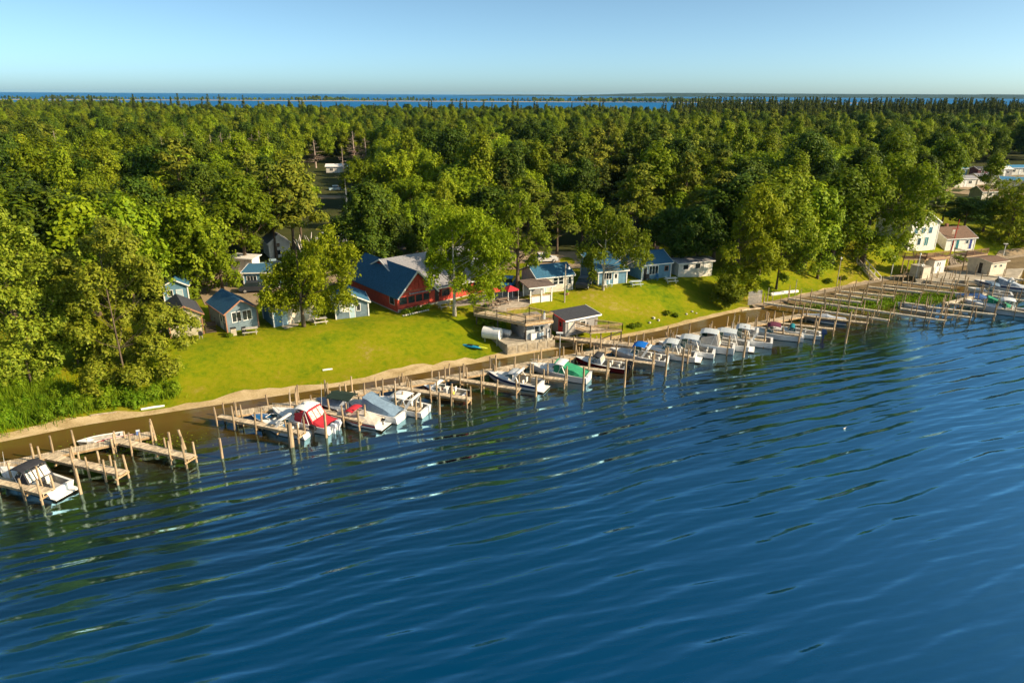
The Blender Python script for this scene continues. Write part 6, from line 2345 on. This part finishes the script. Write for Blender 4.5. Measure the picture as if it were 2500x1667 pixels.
# stones by the lodge flower bed and on the right lawn edge
for i, (u, v, r) in enumerate(((1596, 778, .3), (1608, 783, .25), (1586, 789, .22), (1676, 768, .2), (1690, 762, .2), (1700, 766, .16))):
    b = MB()
    stone(b, (0, 0, .08), r)
    tag(b.build('stone', mat('pale_stone', (.6, .56, .48), .9, .15, 4.0), None, at(u, v)), 'pale stone lying in the grass of the right lawn edge', 'stone', 'pale stones on the right lawn edge')
b = MB()
for i in range(12):
    A, B_ = at(985, 772), at(1045, 758)
    p = A.lerp(B_, i / 11)
    stone(b, (p.x, p.y, p.z + .08), .17)
tag(b.build('stone_edging', mat('pale_stone', (.6, .56, .48)), kind='stuff'), 'pale stones edging the flower bed of the red lodge', 'stones')
for i in range(6):
    p = at(988 + i * 12, 766 - i * 2.6)
    V = leafy([((0, 0, .3), (.42, .35, .34))], 20, 14, .2, .16, np.random.default_rng(i))
    o = link('flower_bed_shrub', crown_mesh('flower_bed_shrub', V, L_REED if i % 2 else L_BIRCH), None, p)
    tag(o, 'low leafy plant in the flower bed along the red lodge', 'plant', 'plants along the red lodge')
for i, (u, v, r, m) in enumerate(((1195, 800, 1.5, L_MAPLE), (1180, 775, 1.1, L_DARK), (1215, 790, .9, L_BIRCH), (1222, 806, .7, L_REED))):
    p = at(u, v)
    V = leafy([((0, 0, r * .6), (r, r * .8, r * .75))], 70, 26, .3, .2, np.random.default_rng(50 + i))
    o = link('bank_shrub', crown_mesh('bank_shrub', V, m), None, p)
    tag(o, ['dark shrub beside the white fuel tank', 'shaded shrub under the upper deck', 'yellow green shrub between the tank and the shop', 'low bright weeds behind the fuel tank'][i], 'shrub')
for i, (u, v, r) in enumerate(((1545, 800, .5), (1560, 796, .45), (1630, 768, .6), (1650, 772, .45), (2020, 690, .8), (2060, 683, .7), (2095, 660, .8), (560, 822, .35), (2355, 640, 1.0), (2336, 634, .9))):
    p = at(u, v)
    V = leafy([((0, 0, r * .4), (r, r, r * .6))], 26, 20, .22, .16, np.random.default_rng(70 + i))
    o = link('low_shrub', crown_mesh('low_shrub', V, L_MAPLE), None, p)
    tag(o, 'low dark green tuft growing on the grassy bank', 'shrub', 'low tufts on the banks')

# fuel tanks
p = at(1222, 842)
ax = Vector((-.938, .347, 0))
t = thing('fuel_tank', 'big white cylindrical fuel tank on legs beside the quay', 'tank', Vector((p.x, p.y, 1.0)), R_(159.7))
MB().loft([[(x, r * math.cos(a), .95 + r * math.sin(a)) for a in [k * math.pi / 12 for k in range(24)]] for x, r in ((-.08, .45), (0, .76), (2.25, .76), (2.33, .45))]).build('tank_body', WHITE, t, smooth=False)
for x in (.3, 1.9):
    for y in (-.45, .45):
        MB().bar((x, y, .35), (x, y * 1.15, -1.4), .09, .09).build('leg', CHROME, t)
MB().box((1.1, 0, 1.73), (.3, .3, .1)).build('hatch', CHROME, t)
p = at(1246, 822, 1.3)
t = thing('fuel_tank', 'small white fuel tank behind the big one by the shop wall', 'tank', p, R_(150))
MB().loft([[(x, r * math.cos(a), .5 + r * math.sin(a)) for a in [k * math.pi / 8 for k in range(16)]] for x, r in ((-.05, .2), (0, .36), (1.2, .36), (1.25, .2))]).build('tank_body', WHITE, t)
MB().box((.6, 0, .1), (.9, .4, .2)).build('stand', CHROME, t)

# quay furniture
def small(name, lab, cat, u, v, z, parts, rz=30, group=None):
    t = thing(name, lab, cat, at(u, v, z) if z is not None else at(u, v), R_(rz), group)
    for nm, mm, fn in parts:
        b = MB()
        fn(b)
        b.build(nm, mm, t)
    return t


small('fuel_pump', 'white fuel pump standing on the quay in front of the shop', 'pump', 1338, 824, 1.3,
      [('body', WHITE, lambda b: b.box((0, 0, .6), (.42, .35, 1.2))), ('display', BLACK, lambda b: b.box((0, -.185, .85), (.26, .02, .22))), ('hose', BLACK, lambda b: b.path([(.22, 0, .9), (.36, -.1, .5), (.22, -.05, .2)], [.03, .03, .03], 5))])
BAR = mat('barrel_blue_grey', (.20, .28, .36), .5, .1)
for i, (u, v) in enumerate(((1316, 827), (1322, 825))):
    small('barrel', ['blue grey barrel on the quay left of the fuel pump', 'second blue grey barrel nearer the fuel pump'][i], 'barrel', u, v, 1.3,
          [('body', BAR, lambda b: b.path([(0, 0, 0), (0, 0, .3), (0, 0, .8)], [.26, .29, .26], 12)), ('lid', CHROME, lambda b: b.path([(0, 0, .8), (0, 0, .85)], [.27, .25], 12))])
small('ice_freezer', 'white ice freezer standing under the shop sign', 'freezer', 1302, 828, 1.3, [('body', WHITE, lambda b: b.box((0, 0, .42), (.85, .45, .84))), ('lid', CHROME, lambda b: b.box((0, 0, .87), (.87, .47, .06)))])
small('crate_table', 'small dark table of goods in front of the shop', 'table', 1328, 830, 1.3, [('table_top', DARKWOOD, lambda b: b.box((0, 0, .5), (.7, .4, .05))), ('leg', BLACK, lambda b: [b.box((x, y, .24), (.05, .05, .48)) for x in (-.3, .3) for y in (-.15, .15)] and None)])

def picnic(lab, u, v, rz, m=None, z=None):
    m = m or WOOD
    t = thing('picnic_table', lab, 'picnic table', at(u, v) if z is None else at(u, v, z), R_(rz), 'picnic tables')
    b = MB()
    for i in range(5):
        b.box((0, -.30 + i * .15, .74), (1.7, .135, .04))
    b.build('table_top', m, t)
    for s in (-1, 1):
        MB().box((0, s * .72, .44), (1.7, .26, .045)).build('bench', m, t)
    for s in (-.65, .65):
        b = MB()
        b.bar((s, -.45, 0), (s, .2, .74), .05, .1)
        b.bar((s, .45, 0), (s, -.2, .74), .05, .1)
        b.bar((s, -.82, .39), (s, .82, .39), .05, .09)
        b.build('leg', m, t)


picnic('weathered picnic table on the lawn before the blue grey cottage', 612, 815, 20, mat('grey_boards', (.5, .46, .4), .85, .15))
picnic('pale picnic table on the lawn right of the birch trunk', 782, 790, 25, mat('pale_boards', (.66, .6, .52), .85, .1))
picnic('pale picnic table on the lawn before the low blue cottage', 1552, 698, 15, mat('pale_blue_boards', (.5, .58, .62), .8, .1))
picnic('white picnic table on the shaded lawn below the blue cottage', 1638, 690, 10, WHITE)
picnic('picnic table at the near edge of the patio', 1200, 752, 30, mat('brown_boards', (.24, .17, .12), .85, .15))
picnic('picnic table in the middle of the patio', 1228, 742, 35, mat('brown_boards', (.24, .17, .12)))
picnic('picnic table under the patio birch', 1188, 735, 20, mat('grey_boards', (.5, .46, .4)))
picnic('picnic table outside the lodge door', 1085, 752, 34, mat('grey_boards', (.5, .46, .4)))
small('red_canopy', 'bright red pop up canopy on the patio beside the oak trunk', 'canopy', 1246, 734, None,
      [('canopy_cloth', CANV['red'], lambda b: b.loft([[(-.85, -.85, 1.55), (.85, -.85, 1.55), (.85, .85, 1.55), (-.85, .85, 1.55)], [(-.85, -.85, 1.72), (.85, -.85, 1.72), (.85, .85, 1.72), (-.85, .85, 1.72)], [(-.08, -.08, 2.15), (.08, -.08, 2.15), (.08, .08, 2.15), (-.08, .08, 2.15)]])),
       ] + [('leg', WHITE, (lambda x, y: (lambda b: b.box((x, y, .78), (.06, .06, 1.56))))(x, y)) for x in (-.8, .8) for y in (-.8, .8)], 30)
small('parasol', 'smaller red parasol behind the yellow birch on the patio', 'parasol', 1207, 736, None,
      [('canopy_cloth', CANV['red'], lambda b: b.path([(0, 0, 1.55), (0, 0, 1.75), (0, 0, 2.05)], [.85, .55, .05], 8)), ('pole', WHITE, lambda b: b.tube((0, 0, 0), (0, 0, 1.6), .03))])
for i, (u, v) in enumerate(((1583, 686), (1602, 684), (1490, 700), (1477, 702), (598, 818))):
    cm = [BLACK, mat('chair_blue', (.06, .2, .4), .5), DOORBLUE, WHITE, BLACK][i]
    small('patio_chair', ['dark chair outside the open doorway of the blue cottage', 'blue chair outside the windows of the blue cottage', 'pale blue chair before the low blue cottage', 'white chair under the weeping birch', 'dark grill chair before the blue grey cottage'][i], 'chair', u, v, None,
          [('seat', cm, lambda b: b.box((0, 0, .42), (.5, .5, .06))), ('backrest', cm, lambda b: b.box((0, .24, .72), (.5, .06, .56)))] +
          [('leg', cm, (lambda x, y: (lambda b: b.box((x, y, .2), (.05, .05, .4))))(x, y)) for x in (-.21, .21) for y in (-.21, .21)], [20, -30, 60, 10, 40][i], 'patio chairs')
small('trash_bin', 'pale box bin on a slab before the blue grey cottage', 'bin', 571, 818, None, [('body', mat('bin_tan', (.45, .38, .28), .8), lambda b: b.box((0, 0, .42), (.6, .5, .84))), ('lid', BLACK, lambda b: b.box((0, 0, .88), (.64, .54, .08)))])
small('grill', 'black barbecue grill beside the tan cottage', 'grill', 491, 826, None, [('body', BLACK, lambda b: b.path([(0, -.3, .62), (0, .3, .62)], [.24, .24], 10)), ('leg', CHROME, lambda b: [b.bar((x, y, 0), (x, y, .5), .04, .04) for x in (-.15, .15) for y in (-.25, .25)] and None)])
small('planter', 'low round planter with flowers by the kiosk lawn', 'planter', 1383, 719, None, [('pot', mat('terracotta', (.4, .2, .1), .9), lambda b: b.path([(0, 0, 0), (0, 0, .35)], [.3, .42], 10)), ('plants', L_REED, lambda b: b.path([(0, 0, .35), (0, 0, .7)], [.4, .1], 7))])
# porch stairs between the two left cottages
small('porch_stairs', 'dark wooden porch stairs between the tan and blue grey cottages', 'stairs', 516, 812, None,
      [('step', DARKWOOD, lambda b: [b.box((0, .3 * i, .16 * i + .1), (1.2, .3, .06)) for i in range(4)] and None), ('handrail', DARKWOOD, lambda b: [b.bar((x, -.2, .9), (x, 1.0, 1.5), .07, .08) or b.bar((x, -.2, 0), (x, -.2, .95), .08, .08) or b.bar((x, 1, .4), (x, 1, 1.5), .08, .08) for x in (-.6, .6)] and None),
       ('landing', DARKWOOD, lambda b: b.box((0, 1.8, .62), (1.2, 1.3, .08)))], 25)
# kayaks
for i, (u, v, m, lab) in enumerate(((1148, 848, mat('kayak_blue', (.02, .28, .45), .35), 'blue kayak lying on the lawn edge left of the fuel tank'), (1163, 850, mat('kayak_lime', (.50, .55, .05), .35), 'yellow green kayak beside the blue kayak'))):
    t = thing('kayak', lab, 'kayak', at(u, v), R_(155 + 8 * i))
    b = MB()
    b.loft([[(x, w * math.cos(a), .16 + w * .55 * math.sin(a)) for a in [j * math.pi / 5 for j in range(10)]] for x, w in ((-1.5, .03), (-1.0, .2), (-.3, .31), (.4, .31), (1.0, .2), (1.5, .03))])
    b.build('hull', m, t, smooth=True)
    MB().box((0, 0, .34), (.7, .34, .05)).build('seat', BLACK, t)

# vehicles
def car(lab, uv, rz, body, kind='pickup', group='parked vehicles'):
    t = thing('parked_car' if kind == 'car' else 'pickup_truck', lab, 'car' if kind == 'car' else 'truck', at(*uv), R_(rz), group)
    L, W = (4.3, 1.75) if kind == 'car' else (5.0, 1.85)
    b = MB()
    if kind == 'car':
        prof = [(-L / 2, .35), (-L / 2, .85), (-L * .36, 1.0), (L * .2, .98), (L / 2 - .1, .8), (L / 2, .35)]
    else:
        prof = [(-L / 2, .45), (-L / 2, 1.0), (L * .18, 1.05), (L / 2 - .1, .95), (L / 2, .45)]
    b.loft([[(x, -W / 2, z) for x, z in prof], [(x, W / 2, z) for x, z in prof]])
    b.build('body', body, t)
    c0, c1 = (-L * .34, L * .17) if kind == 'car' else (-L * .12, L * .2)
    b = MB()
    b.loft([[(c0, -W * .46, .98), (c1 + .3, -W * .46, .98), (c1 + .3, W * .46, .98), (c0, W * .46, .98)], [(c0 + .3, -W * .38, 1.5), (c1 - .2, -W * .38, 1.5), (c1 - .2, W * .38, 1.5), (c0 + .3, W * .38, 1.5)]])
    g = b.build('glasshouse', GLASS, t)
    MB().box(((c0 + c1) / 2 + .05, 0, 1.52), (c1 - c0 - .5, W * .76, .05)).build('roof', body, t)
    for x in (-L * .31, L * .31):
        for s in (-1, 1):
            w = MB().path([(x, s * (W / 2 - .16), .33), (x, s * (W / 2 + .02), .33)], [.34, .34], 12).build('wheel', BLACK, t)
            MB().path([(x, s * (W / 2 + .021), .33), (x, s * (W / 2 + .035), .33)], [.2, .18], 8).build('rim', CHROME, w)
    for s in (-1, 1):
        MB().box((L / 2 - .02, s * W * .36, .75), (.06, .3, .16)).build('headlight', WHITE, t)
    return t


PAINT_B = mat('car_paint_pale_blue', (.40, .55, .62), .3, .03, spec=.6)
PAINT_W = mat('car_paint_white', (.72, .73, .74), .3, .03, spec=.6)
PAINT_K = mat('car_paint_dark', (.03, .035, .045), .3, .03, spec=.6)
car('pale blue pickup truck parked before the white gabled house', (664, 657), 20, PAINT_B)
car('dark car parked before the blue garage', (625, 712), 10, PAINT_K, 'car')
car('bright blue car parked behind the oak and red canopy', (1242, 700), 80, mat('car_paint_blue', (.02, .22, .5), .3, .03, spec=.6), 'car')
car('white car parked by the lattice mast', (800, 588), 5, PAINT_W, 'car')
car('white van backed against the mast', (840, 592), 85, PAINT_W)
car('pale car parked at the far sandy road', (822, 466), 20, PAINT_B, 'car')
car('dark pickup behind the tan cottage under the trees', (418, 655), 15, PAINT_K)
car('dark car parked between the cream house and the low blue cottage', (1425, 700), 75, PAINT_K, 'car')
car('white car in the lot behind the oak', (1330, 640), 10, PAINT_W, 'car')
# red cooler, gull on the left dock
small('cooler', 'small blue cooler standing on the end of the left dock', 'cooler', 338, 1060, .9, [('body', mat('cooler_blue', (.1, .18, .45), .5), lambda b: b.box((0, 0, .18), (.3, .2, .36))), ('lid', WHITE, lambda b: b.box((0, 0, .39), (.32, .22, .06)))])
# gull on the water
p = at(2061, 1047, 0)
t = thing('gull', 'small white gull floating on the open water', 'bird', p, .4)
t.scale = (.6, .6, .6)
b = MB()
b.loft([[(x, w * math.cos(a), z + w * .8 * math.sin(a)) for a in [j * math.pi / 4 for j in range(8)]] for x, w, z in ((-.3, .02, .16), (-.15, .1, .1), (.05, .13, .1), (.2, .07, .17), (.24, .05, .26), (.30, .055, .30), (.36, .03, .29))])
b.build('body', WHITE, t, smooth=True)
MB().path([(.36, 0, .29), (.43, 0, .27)], [.02, .006], 5).build('beak', YEL, t)

# ================================================================== AIR
hz = bpy.data.materials.new('haze_air')
hz.use_nodes = True
n, l = hz.node_tree.nodes, hz.node_tree.links
n.remove(n['Principled BSDF'])
pv = n.new('ShaderNodeVolumePrincipled')
pv.inputs['Color'].default_value = (0.35, 0.68, 1.0, 1)
pv.inputs['Density'].default_value = 0.000022
l.new(pv.outputs[0], n['Material Output'].inputs['Volume'])
MB().box((0, 7700, 20.0), (54000, 15600, 50.0)).build('haze', hz, kind='stuff')
